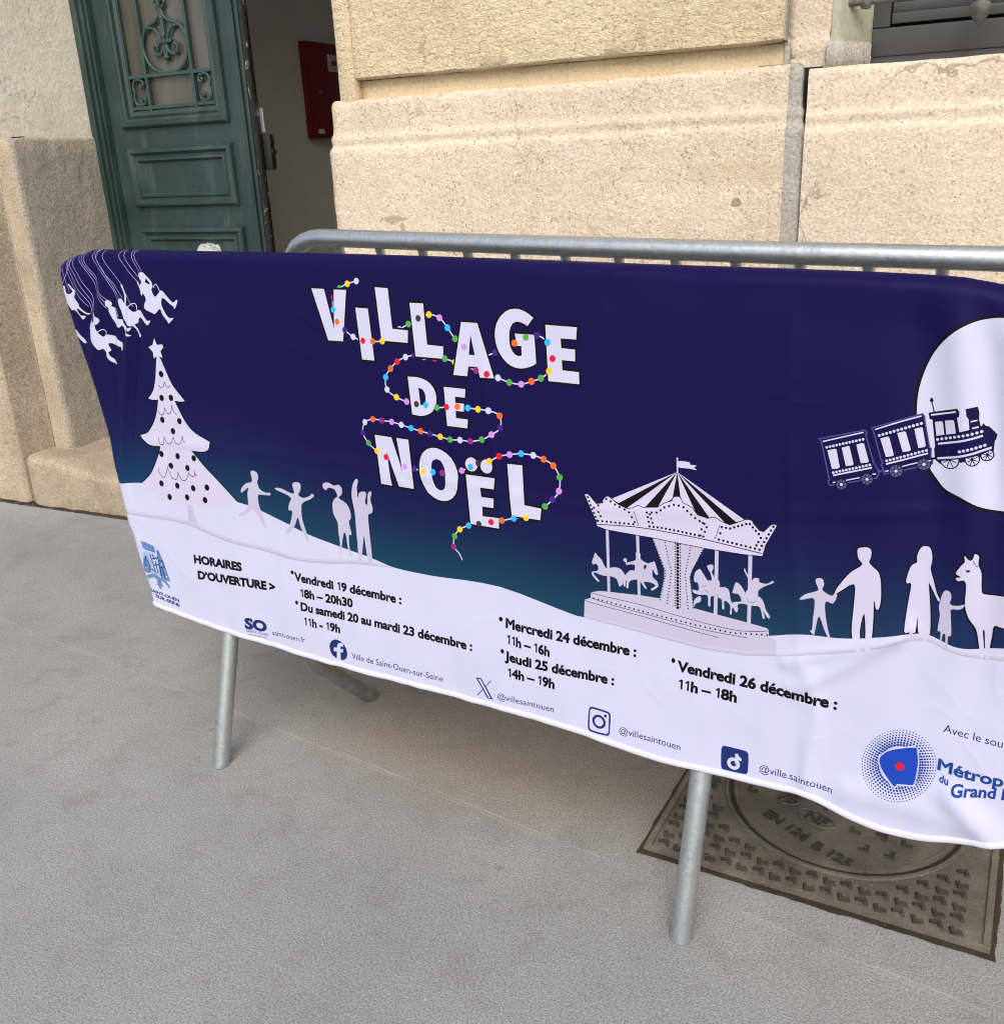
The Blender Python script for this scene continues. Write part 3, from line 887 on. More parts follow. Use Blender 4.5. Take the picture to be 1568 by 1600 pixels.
el = [(-0.199 + 0.038 * math.cos(t) * math.cos(rad(-22)) - 0.021 * math.sin(t) * math.sin(rad(-22)), 1.664 + 0.038 * math.cos(t) * math.sin(rad(-22)) + 0.021 * math.sin(t) * math.cos(rad(-22)), 0.0085) for t in [2 * math.pi * i / 40 for i in range(40)]]
cv.tube(el, 0.0022, 6, closed=True)
lg = [(-0.262 + 0.021 * math.cos(t), 1.700 + 0.013 * math.sin(t), 0.0085) for t in [2 * math.pi * i / 30 for i in range(30)]]
cv.tube(lg, 0.0022, 6, closed=True)
cv.tube([(-0.275, 1.694, 0.0085), (-0.262, 1.711, 0.0085), (-0.250, 1.693, 0.0085)], 0.003, 6)
cv.build('cover', [M['cast'], M['cast_worn']], mh, False)

# ------------------------------------------------------------------ crowd barriers
P0 = Vector((-1.436, 1.35, 0)); DU = Vector((0.99713, -0.07567, 0)); DN = Vector((0.07567, 0.99713, 0))
def W3(s, off, z):
    return P0 + DU * s + DN * off + Vector((0, 0, z))
def barrier(label, s0, s1, ztop, zbot, off_of, legs, sag=0.0, slope=-0.0132, rad_=0.0182):
    lean = lambda s, z: z + slope * (s - 0.5) * (z - zbot) / (ztop - zbot)
    root = empty('crowd_barrier', W3((s0 + s1) / 2, off_of(0.0), 0), label, 'barrier', 'crowd barriers in front of the building')
    r = rad_
    cr = 0.115
    pts = []
    for (cx_, cz_, a0) in ((s1 - cr, ztop - cr, 90), (s1 - cr, zbot + cr, 0), (s0 + cr, zbot + cr, -90), (s0 + cr, ztop - cr, -180)):
        for k in range(9):
            a = rad(a0 - 90 * k / 8)
            pts.append((cx_ + cr * math.cos(a), cz_ + cr * math.sin(a)))
    top = []
    n_t = 24
    for k in range(1, n_t):
        x = s0 + cr + (s1 - s0 - 2 * cr) * k / n_t
        top.append((x, ztop - sag * math.sin(math.pi * k / n_t)))
    pts = pts + top
    fr_ = MB()
    fr_.tube([W3(s, off_of(z), lean(s, z)) for s, z in pts], r, 14, closed=True)
    fr_.build('frame', M['galv'], root, True, 60)
    k = 0
    nb = int((s1 - s0 - 0.12) / 0.1005)
    for i in range(1, nb + 1):
        s = s0 + 0.06 + (s1 - s0 - 0.12) * i / (nb + 1)
        zt = ztop - sag * math.sin(math.pi * max(0, min(1, (s - s0 - cr) / (s1 - s0 - 2 * cr)))) - 0.012
        b = MB().tube([W3(s, off_of(zbot), zbot + 0.004), W3(s, off_of(zt - 0.03), lean(s, zt) - 0.03), W3(s, off_of(zt), lean(s, zt))], [0.0075, 0.0075, 0.0095], 8)
        b.build('bar', M['galv'], root, True, 50)
    for path in legs:
        g_ = MB()
        pp = [W3(*q) for q in path]
        g_.tube(pp, 0.0185, 16, cap=False, flat_start=0.0015)
        g_.tube(pp[:2], 0.0160, 16, cap=False, flat_start=0.0012)
        g_.build('leg', M['galv'] if path[0][1] < 0.2 else M['galv_shaded'], root, True, 60)
    return root
frontb = barrier('galvanised steel crowd barrier carrying the printed navy banner', -0.335, 1.505, 1.0705, 0.43, lambda z: 0.1665,
        [[(0, 0, 0.0), (0, .100, .345), (0, .1665, .56), (0, .1665, .66)], [(1.085, 0, 0.0), (1.085, .100, .345), (1.085, .1665, .56), (1.085, .1665, .66)],
         [(.124, .388, 0.0), (.119, .215, .178), (.115, .1665, .30), (.115, .1665, .46)], [(1.150, .50, 0.0), (1.150, .26, .178), (1.150, .1665, .30), (1.150, .1665, .46)]])
backb = barrier('bare galvanised crowd barrier standing between the banner and the wall', 0.118, 2.09, 1.1155, 0.24, lambda z: 0.25 + max(0, 1.1 - z) * 0.36,
        [[(.215, .475, 0.0), (.215, .52, .16), (.215, .545, .25)], [(1.60, .452, 0.0), (1.60, .52, .16), (1.60, .545, .25)],
         [(.215, .86, 0.0), (.215, .66, .16), (.215, .565, .25)], [(1.60, .86, 0.0), (1.60, .66, .16), (1.60, .565, .25)]], sag=0.003, slope=-0.0205, rad_=0.0166)

# ------------------------------------------------------------------ banner artwork (tenths of a millimetre on the cloth)
ART=[
('P','W',0,[[-3825,5836,-3702,5854,-3528,5881,-3326,5911,-3118,5942,-2893,5978,-2646,6018,-2405,6054,-2197,6076,-2044,6081,-1926,6076,-1804,6063,-1641,6047,-1431,6023,-1194,5991,-933,5964,-651,5953,-336,5971,5,6010,348,6044,667,6051,961,6023,1244,5972,1512,5913,1759,5858,1979,5807,2177,5756,2368,5706,2566,5662,2774,5625,2984,5593,3193,5563,3396,5534,3593,5506,3788,5480,3975,5454,4148,5429,4296,5400,4426,5371,4560,5344,4724,5326,4913,5317,5117,5315,5348,5318,5618,5324,5939,5341,6298,5366,6671,5384,7034,5380,7414,5341,7810,5279,8168,5217,8433,5174,8557,5157,8584,5155,8602,5158,8700,5159,8903,5154,9163,5147,9447,5143,9724,5148,9993,5160,10268,5177,10542,5203,10807,5240,11076,5298,11347,5369,11596,5441,11803,5501,11955,5544,12068,5580,12166,5609,12274,5634,12398,5651,12527,5661,12651,5669,12762,5679,12856,5693,12938,5707,13014,5723,13090,5741,13167,5763,13242,5786,13315,5811,13389,5836,13465,5863,13543,5892,13618,5919,13688,5940,13753,5957,13813,5970,13871,5979,13928,5983,13984,5981,14039,5975,14093,5965,14147,5954,14200,5940,14252,5923,14304,5907,14358,5897,14411,5893,14464,5894,14521,5900,14589,5911,14657,5928,14724,5949,14815,5976,14954,6012,15178,6064,15461,6128,15727,6187,15906,6227,16551,1754,4200,-3621,-4742,74]]),
('P','A',0,[[-3880,5494,-3699,5484,-3442,5470,-3166,5455,-2928,5446,-2758,5443,-2620,5444,-2469,5447,-2260,5452,-1970,5464,-1630,5481,-1275,5492,-940,5485,-632,5450,-331,5396,-34,5341,262,5299,569,5278,883,5267,1177,5261,1431,5251,1629,5236,1789,5219,1935,5205,2094,5198,2261,5199,2426,5205,2604,5218,2808,5239,3051,5271,3321,5314,3595,5357,3850,5390,4102,5414,4354,5376,4573,5339,4724,5313,4571,5303,4351,5290,4097,5271,3844,5247,3589,5212,3314,5168,3043,5125,2799,5091,2595,5069,2416,5056,2251,5049,2084,5047,1925,5054,1778,5067,1618,5084,1419,5098,1165,5107,869,5112,555,5122,247,5142,-50,5182,-348,5237,-649,5290,-959,5324,-1295,5330,-1650,5318,-1991,5299,-2282,5286,-2492,5281,-2644,5277,-2782,5275,-2952,5277,-3191,5286,-3468,5299,-3726,5313,-3907,5322]]),
('P','B',0,[[-3891,5424,-3710,5414,-3453,5400,-3176,5386,-2938,5377,-2768,5374,-2630,5376,-2478,5379,-2269,5384,-1979,5397,-1638,5414,-1283,5426,-948,5419,-639,5385,-338,5331,-41,5276,256,5235,564,5214,877,5204,1172,5198,1426,5189,1625,5174,1784,5157,1931,5143,2090,5136,2257,5138,2422,5144,2600,5157,2804,5178,3048,5211,3319,5254,3592,5298,3848,5332,4100,5355,4353,5341,4572,5324,4724,5313,4571,5303,4351,5290,4097,5271,3844,5247,3589,5212,3314,5168,3043,5125,2799,5091,2595,5069,2416,5056,2251,5049,2084,5047,1925,5054,1778,5067,1618,5084,1419,5098,1165,5107,869,5112,555,5122,247,5142,-50,5182,-348,5237,-649,5290,-959,5324,-1295,5330,-1650,5318,-1991,5299,-2282,5286,-2492,5281,-2644,5277,-2782,5275,-2952,5277,-3191,5286,-3468,5299,-3726,5313,-3907,5322]]),
('P','E',0,[[-3899,5369,-3719,5360,-3461,5346,-3184,5332,-2945,5323,-2775,5321,-2637,5322,-2486,5326,-2276,5331,-1985,5344,-1644,5362,-1289,5374,-954,5368,-644,5334,-343,5281,-46,5226,251,5185,559,5165,873,5155,1168,5149,1422,5140,1621,5125,1781,5109,1928,5095,2086,5089,2253,5090,2419,5097,2597,5110,2802,5131,3045,5165,3316,5208,3590,5252,3846,5286,4098,5310,4352,5313,4572,5313,4724,5313,4571,5303,4351,5290,4097,5271,3844,5247,3589,5212,3314,5168,3043,5125,2799,5091,2595,5069,2416,5056,2251,5049,2084,5047,1925,5054,1778,5067,1618,5084,1419,5098,1165,5107,869,5112,555,5122,247,5142,-50,5182,-348,5237,-649,5290,-959,5324,-1295,5330,-1650,5318,-1991,5299,-2282,5286,-2492,5281,-2644,5277,-2782,5275,-2952,5277,-3191,5286,-3468,5299,-3726,5313,-3907,5322]]),
('P','A',0,[[11932,5241,11991,5267,12073,5304,12175,5349,12294,5399,12439,5458,12608,5511,12780,5560,12933,5607,13064,5654,13185,5701,13295,5747,13394,5789,13479,5827,13552,5862,13619,5894,13690,5921,13766,5946,13842,5968,13918,5983,13994,5988,14071,5975,14148,5950,14225,5923,14300,5903,14372,5892,14442,5885,14514,5882,14593,5884,14665,5888,14734,5896,14825,5910,14964,5931,15191,5967,15477,6014,15745,6059,15926,6089,15940,5994,15759,5963,15490,5917,15204,5869,14977,5832,14838,5810,14747,5796,14678,5788,14605,5783,14527,5781,14455,5784,14385,5790,14312,5801,14237,5821,14160,5848,14083,5873,14006,5885,13930,5880,13853,5865,13777,5843,13702,5817,13631,5790,13563,5757,13490,5721,13405,5683,13306,5641,13196,5594,13075,5546,12943,5499,12790,5451,12618,5401,12448,5354,12302,5311,12181,5275,12078,5242,11995,5215,11936,5196]]),
('P','B',0,[[11934,5221,11993,5244,12075,5276,12178,5315,12297,5359,12443,5411,12613,5461,12785,5510,12938,5558,13069,5605,13190,5653,13300,5698,13399,5741,13484,5779,13557,5815,13624,5847,13695,5874,13771,5899,13847,5921,13923,5937,13999,5941,14076,5929,14153,5904,14230,5876,14306,5857,14378,5846,14448,5839,14520,5836,14598,5838,14671,5843,14740,5851,14831,5864,14970,5886,15197,5923,15483,5970,15751,6015,15932,6046,15940,5994,15759,5963,15490,5917,15204,5869,14977,5832,14838,5810,14747,5796,14678,5788,14605,5783,14527,5781,14455,5784,14385,5790,14312,5801,14237,5821,14160,5848,14083,5873,14006,5885,13930,5880,13853,5865,13777,5843,13702,5817,13631,5790,13563,5757,13490,5721,13405,5683,13306,5641,13196,5594,13075,5546,12943,5499,12790,5451,12618,5401,12448,5354,12302,5311,12181,5275,12078,5242,11995,5215,11936,5196]]),
('P','E',0,[[11935,5206,11994,5227,12077,5256,12180,5292,12300,5331,12446,5378,12616,5426,12788,5476,12941,5523,13073,5571,13193,5619,13303,5665,13403,5707,13488,5745,13560,5781,13628,5813,13699,5841,13774,5866,13851,5888,13927,5904,14003,5908,14080,5896,14157,5871,14234,5844,14310,5824,14382,5813,14452,5807,14524,5804,14602,5806,14675,5811,14744,5819,14835,5832,14974,5855,15201,5892,15487,5939,15755,5985,15937,6016,15940,5994,15759,5963,15490,5917,15204,5869,14977,5832,14838,5810,14747,5796,14678,5788,14605,5783,14527,5781,14455,5784,14385,5790,14312,5801,14237,5821,14160,5848,14083,5873,14006,5885,13930,5880,13853,5865,13777,5843,13702,5817,13631,5790,13563,5757,13490,5721,13405,5683,13306,5641,13196,5594,13075,5546,12943,5499,12790,5451,12618,5401,12448,5354,12302,5311,12181,5275,12078,5242,11995,5215,11936,5196]]),
('S','L',11,1,[-2301,11061,-2328,10974,-2264,10854,-1805,10413]),
('S','L',11,1,[-2180,11061,-2171,10941,-1766,10509]),
('S','L',11,1,[-1965,11071,-1965,10977,-1711,10621]),
('S','L',11,1,[-1899,11072,-1864,10944,-1629,10640]),
('S','L',11,1,[-2849,11057,-2854,10935,-2715,10762,-2273,10333]),
('S','L',11,1,[-3060,11047,-3078,10933,-2943,10723,-2628,10430,-2297,10068]),
('S','L',11,1,[-3144,11046,-3165,10914,-3030,10704,-2758,10480,-2469,10019]),
('S','L',11,1,[-3061,11038,-3016,10793,-2795,10602,-2410,10047]),
('S','L',11,1,[-3469,10964,-3450,10823,-3175,10507,-3027,10189,-2774,10018]),
('S','L',11,1,[-3541,10964,-3548,10839,-3231,10506,-3084,10188,-2838,9962]),
('S','L',11,1,[-3629,10954,-3634,10838,-3314,10522,-3169,10185,-2829,9837]),
('S','L',11,1,[-3825,10908,-3830,10710,-3588,10427,-3353,10108,-3354,9745]),
('S','L',11,1,[-3930,10889,-3947,10708,-3733,10423,-3422,10034,-3375,9708]),
('S','L',11,1,[-3990,10879,-4012,10671,-3807,10331,-3463,9960,-3439,9669]),
('S','L',11,1,[-4052,10860,-4057,10580,-3875,10275,-3481,9850]),
('S','L',11,1,[-4269,10804,-4169,10451,-4045,10143]),
('S','L',11,1,[-4337,10757,-4251,10321]),
('S','L',11,1,[-3907,10853,-4057,10580,-4288,10283]),
('S','L',11,1,[-2272,10245,-2107,10074,-1956,9904]),
('C','W',19,[[-1729,10587,-1620,10615,-1511,10548,-1358,10423,-1335,10304,-1377,10277,-1280,10126,-1123,10241,-1058,10255,-965,10178,-803,10047,-728,10040,-660,10085,-631,10052,-719,9905,-752,9946,-859,10002,-1049,10115,-1102,10002,-1053,9884,-918,9726,-779,9723,-794,9696,-920,9605,-954,9647,-1091,9779,-1155,9889,-1311,9784,-1400,9802,-1602,9864,-1630,9950,-1561,10074,-1650,10192,-1669,10148,-1721,10156,-1747,10259,-1821,10395,-1791,10422,-1748,10345,-1673,10416,-1740,10501]]),
('C','W',19,[[-2832,9998,-2733,10010,-2673,9950,-2697,9878,-2633,9844,-2551,9650,-2444,9628,-2362,9622,-2320,9535,-2180,9461,-2070,9475,-2088,9438,-2149,9391,-2252,9439,-2222,9360,-2106,9312,-2122,9293,-2272,9295,-2288,9375,-2380,9496,-2526,9445,-2676,9555,-2741,9678,-2781,9785,-2784,9857,-2848,9899]]),
('C','W',19,[[-2424,10047,-2327,10050,-2269,9981,-2242,9982,-2233,10141,-2272,10245,-2319,10331,-2271,10345,-2231,10246,-2170,10107,-2209,9930,-2105,9898,-1971,9798,-1871,9836,-1766,9823,-1696,9755,-1579,9637,-1473,9642,-1507,9588,-1579,9541,-1639,9582,-1759,9683,-1869,9661,-1908,9571,-1994,9531,-1903,9411,-1795,9319,-1854,9280,-1902,9322,-2026,9494,-2133,9507,-2307,9625,-2366,9783,-2431,9905,-2459,9992]]),
('C','W',19,[[-4246,10266,-4186,10267,-4153,10121,-4022,10107,-3924,10164,-3988,10218,-4076,10307,-4031,10308,-3940,10237,-3830,10194,-3833,10094,-3872,10038,-3732,9914,-3715,9842,-3561,9719,-3476,9704,-3524,9675,-3580,9691,-3752,9794,-3812,9783,-3716,9658,-3587,9645,-3673,9568,-3734,9639,-3875,9762,-4008,9757,-4085,9829,-4272,9952,-4241,10045,-4274,10192]]),
('C','W',19,[[-3392,9689,-3427,9559,-3393,9506,-3297,9565,-3346,9709,-3327,9737,-3253,9658,-3116,9627,-3074,9565,-3180,9488,-3254,9475,-3202,9349,-3050,9229,-2929,9280,-2721,9254,-2512,9165,-2421,9125,-2460,8950,-2488,9039,-2557,9045,-2900,9099,-2852,8946,-2929,8904,-2875,8797,-2679,8689,-2712,8660,-2863,8687,-2990,8790,-3001,8900,-3105,8968,-3225,8933,-3328,9011,-3438,9135,-3461,9263,-3516,9372,-3518,9445,-3457,9558]]),
('C','W',19,[[-4114,9316,-3933,9333,-3844,9244,-3688,9122,-3655,9058,-3742,9063,-3887,9168,-3985,9200,-3998,9124,-3976,8994,-4014,9030,-4054,9197,-4092,9270]]),
('S','W',17,1,[-1309,10305,-1276,10357,-1222,10375,-1177,10325,-1123,10241]),
('S','W',17,1,[-2118,9898,-1959,9974,-1897,9941,-1897,9844]),
('S','W',17,1,[-3208,9313,-3040,9385,-2933,9344,-2961,9251]),
('S','W',17,1,[-2711,9877,-2594,9828,-2507,9670]),
('P','K',0,[[-1518,10497,-1402,10388,-1430,10370,-1555,10410]]),
('P','W',30,[[-1389,9285,-1324,9154,-1158,9170,-1135,9109,-1227,9028,-1182,8892,-1316,8929,-1453,8868,-1463,8997,-1590,9094,-1459,9143]]),
('C','G',0,[[-836,5816,-679,5838,-625,5623,-568,5351,-813,5332,-820,5594]]),
('C','V',28,[[-1355,8905,-1268,8904,-1143,8668,-955,8332,-658,8054,-667,8026,-790,8008,-932,8010,-935,7982,-685,7597,-408,7376,-11,7241,0,7207,-42,7078,-198,7008,-521,6990,-524,6961,-137,6639,650,6078,637,6040,282,5882,-173,5806,-894,5771,-1529,5757,-1839,5866,-2195,6078,-2192,6102,-1885,6352,-1618,6757,-1528,6962,-1547,6979,-1858,6971,-2060,7079,-2116,7147,-2091,7172,-1876,7246,-1657,7487,-1518,7753,-1451,7985,-1471,7994,-1620,7978,-1724,7994,-1732,8015,-1568,8179,-1452,8471]]),
('O','K',70,[-1271,8551]),
('O','K',70,[-1335,8041]),
('O','K',70,[-1048,8064]),
('O','K',70,[-1384,7567]),
('O','K',70,[-854,7588]),
('O','K',70,[-1082,7351]),
('O','K',70,[-1516,6809]),
('O','K',70,[-1001,6820]),
('O','K',70,[-503,6833]),
('O','K',70,[-1237,6583]),
('O','K',70,[-717,6598]),
('O','K',70,[-1588,6149]),
('O','K',70,[-1088,6162]),
('O','K',70,[-585,6176]),
('O','K',70,[-168,6245]),
('O','K',70,[-1360,5875]),
('O','K',70,[-801,5944]),
('O','K',70,[-253,5960]),
('S','K',16,1,[-1389,8310,-1313,8255,-1235,8304,-1183,8392]),
('S','K',16,1,[-1184,8378,-1153,8299,-1088,8287,-1037,8326]),
('S','K',16,1,[-1490,7762,-1423,7671,-1326,7698,-1272,7836]),
('S','K',16,1,[-1273,7828,-1222,7736,-1120,7724,-1046,7909]),
('S','K',16,1,[-1048,7894,-1010,7780,-915,7721]),
('S','K',16,1,[-1565,7175,-1504,7027,-1395,7057,-1380,7216]),
('S','K',16,1,[-1373,7187,-1263,7064,-1155,7094,-1087,7224]),
('S','K',16,1,[-1088,7217,-1009,7099,-868,7114,-798,7276]),
('S','K',16,1,[-797,7247,-774,7178,-727,7140]),
('S','K',16,1,[-1652,6485,-1591,6340,-1461,6311,-1307,6616]),
('S','K',16,1,[-1332,6494,-1248,6319,-1092,6309,-1030,6479]),
('S','K',16,1,[-1033,6457,-935,6314,-788,6333,-686,6507]),
('S','K',16,1,[-698,6498,-613,6436,-519,6455,-516,6575]),
('S','K',16,1,[-520,6538,-480,6481,-438,6450]),
('C','G',0,[[1110,6727,1198,6767,1296,6729,1316,6626,1281,6537,1354,6398,1519,6356,1632,6371,1616,6314,1374,6294,1286,6261,1298,6049,1395,5848,1473,5623,1404,5612,1294,5790,1117,5937,935,5824,737,5751,730,5802,913,5908,995,6049,990,6264,1024,6397,829,6264,825,6349,962,6474,1139,6540]]),
('C','G',0,[[2250,6620,2335,6685,2456,6667,2459,6544,2398,6433,2529,6389,2691,6452,2746,6501,2797,6467,2714,6394,2495,6281,2459,6130,2473,5924,2610,5546,2555,5524,2411,5788,2352,5968,2247,5763,2044,5583,1988,5574,2143,5832,2213,6074,2116,6081,2143,6232,2203,6323,2100,6393,1804,6458,1807,6500,1971,6501,2184,6446,2293,6460]]),
('C','G',0,[[3326,6740,3429,6773,3511,6704,3495,6582,3416,6511,3588,6434,3683,6307,3701,6148,3647,6059,3702,5823,3635,5792,3648,5528,3693,5391,3652,5384,3599,5561,3559,5801,3509,5813,3458,5579,3437,5368,3401,5362,3413,5613,3382,5814,3366,6017,3272,6166,3256,6367,3313,6476,3392,6540,3346,6642,3297,6676,3170,6679,3116,6623,3041,6654,3045,6743,3175,6780]]),
('C','G',0,[[3859,6935,3917,6915,3891,6774,3893,6576,3937,6681,4046,6723,4103,6684,4062,6520,4109,6467,4129,6608,4152,6710,4202,6744,4230,6720,4196,6578,4239,6426,4216,6324,4126,6271,4128,6051,4172,5534,4179,5311,4090,5316,4030,5673,4001,5830,3948,5496,3915,5285,3864,5276,3844,5642,3818,5963,3805,6244,3777,6400,3745,6596,3779,6799]]),
('C','W',40,[[13504,9110,13502,9388,13567,9698,13680,9945,13850,10147,14053,10273,14260,10331,14395,10345,14573,10338,14842,10237,15126,9998,15346,9673,15459,9226,15451,8761,15309,8328,15090,8025,14894,7904,14714,7872,14571,7873,14400,7912,14193,7994,13986,8062,13856,8188,13736,8348,13603,8619,13541,8864]]),
('C','G',0,[[12416,6495,12445,6543,12512,6541,12542,6465,12527,6373,12665,6310,12708,6379,12736,6324,12692,6198,12586,6205,12606,5993,12666,5770,12719,5636,12688,5647,12617,5759,12534,5942,12501,5935,12479,5730,12465,5664,12402,5724,12434,5738,12433,5939,12438,6068,12417,6226,12292,6191,12215,6176,12239,6217,12302,6276,12431,6337,12470,6380]]),
('C','V',20,[[12950,7045,12977,7091,13084,7115,13135,7076,13140,6974,13122,6902,13175,6843,13261,6772,13307,6626,13334,6370,13317,6227,13279,6237,13260,6321,13245,6318,13262,6093,13277,5633,13207,5599,13180,5862,13130,6136,13101,5846,13151,5605,13080,5571,12991,5822,12981,6248,12952,6542,12742,6371,12707,6390,12761,6506,12887,6705,13033,6845,12977,6929]]),
('C','V',18,[[13732,7076,13764,7198,13819,7237,13886,7218,13922,7108,13927,7009,13922,6925,13974,6783,14039,6610,14094,6520,14066,6504,13957,6679,13924,6707,13982,6379,14024,6010,13976,5982,13995,5899,13956,5891,13932,5972,13875,5995,13838,6212,13837,6004,13803,5979,13806,5875,13767,5867,13763,5988,13695,5991,13692,6355,13703,6665,13647,6672,13634,6738,13673,6931,13742,6993]]),
('C','G',0,[[14113,6608,14149,6675,14208,6667,14234,6598,14229,6496,14330,6499,14413,6533,14365,6456,14252,6426,14257,6333,14294,6068,14255,6026,14267,5874,14238,5867,14224,6036,14188,6045,14180,5906,14166,5903,14155,6072,14115,6081,14119,6304,14093,6401,14097,6487]]),
('C','V',24,[[14247,6950,14304,7075,14340,7131,14324,7216,14385,7161,14429,7179,14447,7257,14499,7223,14505,7111,14557,6989,14585,6765,14634,6709,14860,6736,15151,6776,15265,6637,15294,6318,15359,5937,15293,5922,15223,6237,15129,6332,14917,6297,14799,6295,14790,6142,14784,5973,14797,5823,14752,5813,14728,5960,14694,6189,14672,6184,14714,5957,14723,5817,14684,5807,14658,5945,14589,6200,14479,6345,14413,6533,14396,6795,14358,6871,14288,6848,14255,6885,14309,6918]]),
('P','K',0,[[14363,7017,14410,7028,14421,7011,14395,6990,14371,6995]]),
('S','K',10,0,[14251,6891,14310,6912]),
('S','K',8,1,[14437,7157,14489,7082,14526,7121]),
('P','N',18,[[12297,8583,12880,8762,12902,8731,12885,8712,13028,8336,13084,8258,13115,8193,13097,8131,12490,7948,12469,7999,12485,8010,12325,8551]],'T'),
('P','N',18,[[12982,8806,13576,9036,13602,9006,13606,8966,13709,8599,13730,8584,13741,8445,13766,8431,13767,8390,13201,8203,13188,8253,13149,8317,13171,8336,13133,8400,13009,8750]],'T'),
('P','N',18,[[13672,9053,13994,9152,14016,9125,14017,9077,13990,9058,14053,8844,14199,8902,14173,9051,14139,9096,14123,9166,14227,9194,14250,9130,14255,9051,14292,8943,14329,8952,14334,8971,14350,8954,14394,8945,14450,8895,14488,8860,14483,8803,14469,8786,14474,8651,14245,8528,14104,8479,13873,8419,13815,8462,13793,8591,13801,8625,13724,8993,13686,8998]],'K'),
('S','K',30,0,[13740,8453,13822,8466]),
('S','T',22,0,[13105,8212,13181,8244]),
('O','K',88,[12642,7973]),
('O','U',72,[12642,7973]),
('S','K',12,0,[12571,7991,12712,7956]),
('S','K',12,0,[12605,8039,12679,7908]),
('S','K',12,0,[12660,8048,12624,7898]),
('S','K',12,0,[12704,8014,12579,7933]),
('O','W',20,[12642,7973]),
('O','K',92,[12976,8089]),
('O','U',76,[12976,8089]),
('S','K',12,0,[12903,8107,13047,8071]),
('S','K',12,0,[12937,8157,13014,8022]),
('S','K',12,0,[12993,8166,12958,8012]),
('S','K',12,0,[13039,8131,12912,8048]),
('O','W',20,[12976,8089]),
('O','K',98,[13339,8248]),
('O','U',82,[13339,8248]),
('S','K',12,0,[13264,8267,13413,8228]),
('S','K',12,0,[13299,8318,13379,8177]),
('S','K',12,0,[13356,8328,13321,8167]),
('S','K',12,0,[13404,8291,13273,8204]),
('O','W',20,[13339,8248]),
('O','K',92,[13674,8367]),
('O','U',76,[13674,8367]),
('S','K',12,0,[13606,8385,13742,8349]),
('S','K',12,0,[13637,8432,13711,8302]),
('S','K',12,0,[13690,8441,13658,8293]),
('S','K',12,0,[13733,8407,13615,8328]),
('O','W',20,[13674,8367]),
('O','K',128,[13985,8478]),
('O','W',112,[13985,8478]),
('S','K',12,0,[13893,8504,14078,8453]),
('S','K',12,0,[13935,8568,14036,8389]),
('S','K',12,0,[14006,8579,13965,8377]),
('S','K',12,0,[14065,8532,13905,8424]),
('O','K',92,[14259,8526]),
('O','W',76,[14259,8526]),
('S','K',12,0,[14194,8544,14324,8508]),
('S','K',12,0,[14223,8590,14295,8463]),
('S','K',12,0,[14273,8598,14245,8454]),
('S','K',12,0,[14315,8564,14203,8488]),
('O','K',82,[14425,8589]),
('O','W',66,[14425,8589]),
('S','K',12,0,[14367,8605,14482,8573]),
('S','K',12,0,[14393,8645,14457,8533]),
('S','K',12,0,[14437,8652,14413,8525]),
('S','K',12,0,[14474,8622,14376,8555]),
('P','N',0,[[13843,8548,14455,8745,14475,8667,14353,8589,14100,8511,13871,8435]]),
('S','W',18,0,[12333,8555,12866,8739]),
('D','W',19,12,[12396,8479,12868,8641]),
('P','V',10,[[12408,8438,12508,8470,12529,8462,12596,8216,12584,8197,12494,8178]]),
('P','V',10,[[12597,8494,12681,8529,12701,8522,12777,8281,12766,8264,12679,8240]]),
('P','V',10,[[12787,8557,12865,8591,12887,8583,12976,8339,12961,8325,12873,8304]]),
('P','V',10,[[13091,8674,13182,8712,13203,8704,13287,8468,13273,8450,13190,8427]]),
('P','V',10,[[13298,8771,13388,8800,13404,8791,13492,8558,13478,8537,13395,8517]]),
('P','V',10,[[13503,8838,13586,8866,13602,8857,13668,8621,13655,8603,13581,8585]]),
('P','V',10,[[13744,8950,13826,8974,13842,8965,13880,8800,13784,8768]]),
('P','V',10,[[13866,8987,13963,9013,13982,9005,14023,8844,13905,8806]]),
('D','W',19,12,[12516,8128,12992,8294]),
('S','W',22,0,[12516,8087,13024,8259]),
('S','W',15,0,[12699,8040,12882,8102]),
('S','W',16,0,[12521,7984,12557,7996]),
('S','W',16,0,[13040,8166,13087,8179]),
('S','W',18,1,[13012,8792,13298,8917,13570,9015]),
('D','W',20,12,[13073,8716,13309,8813,13579,8916]),
('D','W',19,12,[13205,8378,13469,8480,13683,8559]),
('S','W',22,1,[13200,8331,13489,8441,13707,8521]),
('S','W',15,0,[13405,8318,13592,8386]),
('S','W',16,0,[13202,8229,13244,8245]),
('S','W',16,0,[13724,8421,13754,8425]),
('S','W',22,0,[13684,9038,13989,9127]),
('D','W',20,11,[13804,8722,14322,8895]),
('S','W',26,1,[13817,8665,14072,8744,14343,8842]),
('D','W',21,7,[14094,8610,14380,8717]),
('S','W',28,1,[13830,8467,14096,8543,14462,8689]),
('S','W',18,0,[14181,9020,14257,9040]),
('S','W',20,0,[14209,8935,14281,8955]),
('S','K',16,0,[13722,9074,13672,9223]),
('O','K',24,[13671,9231]),
('O','K',14,[13668,9255]),
('P','G',0,[[8693,5471,8808,5527,8805,5622,8965,5679,9672,5739,10027,5757,10609,5707,10958,5685,11490,5645,11771,5619,11801,5585,11808,5491,11929,5458,11950,5204,11491,5106,10784,5056,10037,5092,8697,5157]]),
('P','B',0,[[8695,5222,10033,5162,10779,5130,11485,5190,11943,5294,11950,5204,11491,5106,10784,5056,10037,5092,8697,5157]]),
('P','E',0,[[8697,5180,10035,5122,10782,5085,11489,5137,11948,5237,11950,5204,11491,5106,10784,5056,10037,5092,8697,5157]]),
('S','G',50,0,[9061,6793,9131,5685]),
('S','G',50,0,[9593,6754,9668,5725]),
('S','G',58,0,[10911,6728,10959,5673]),
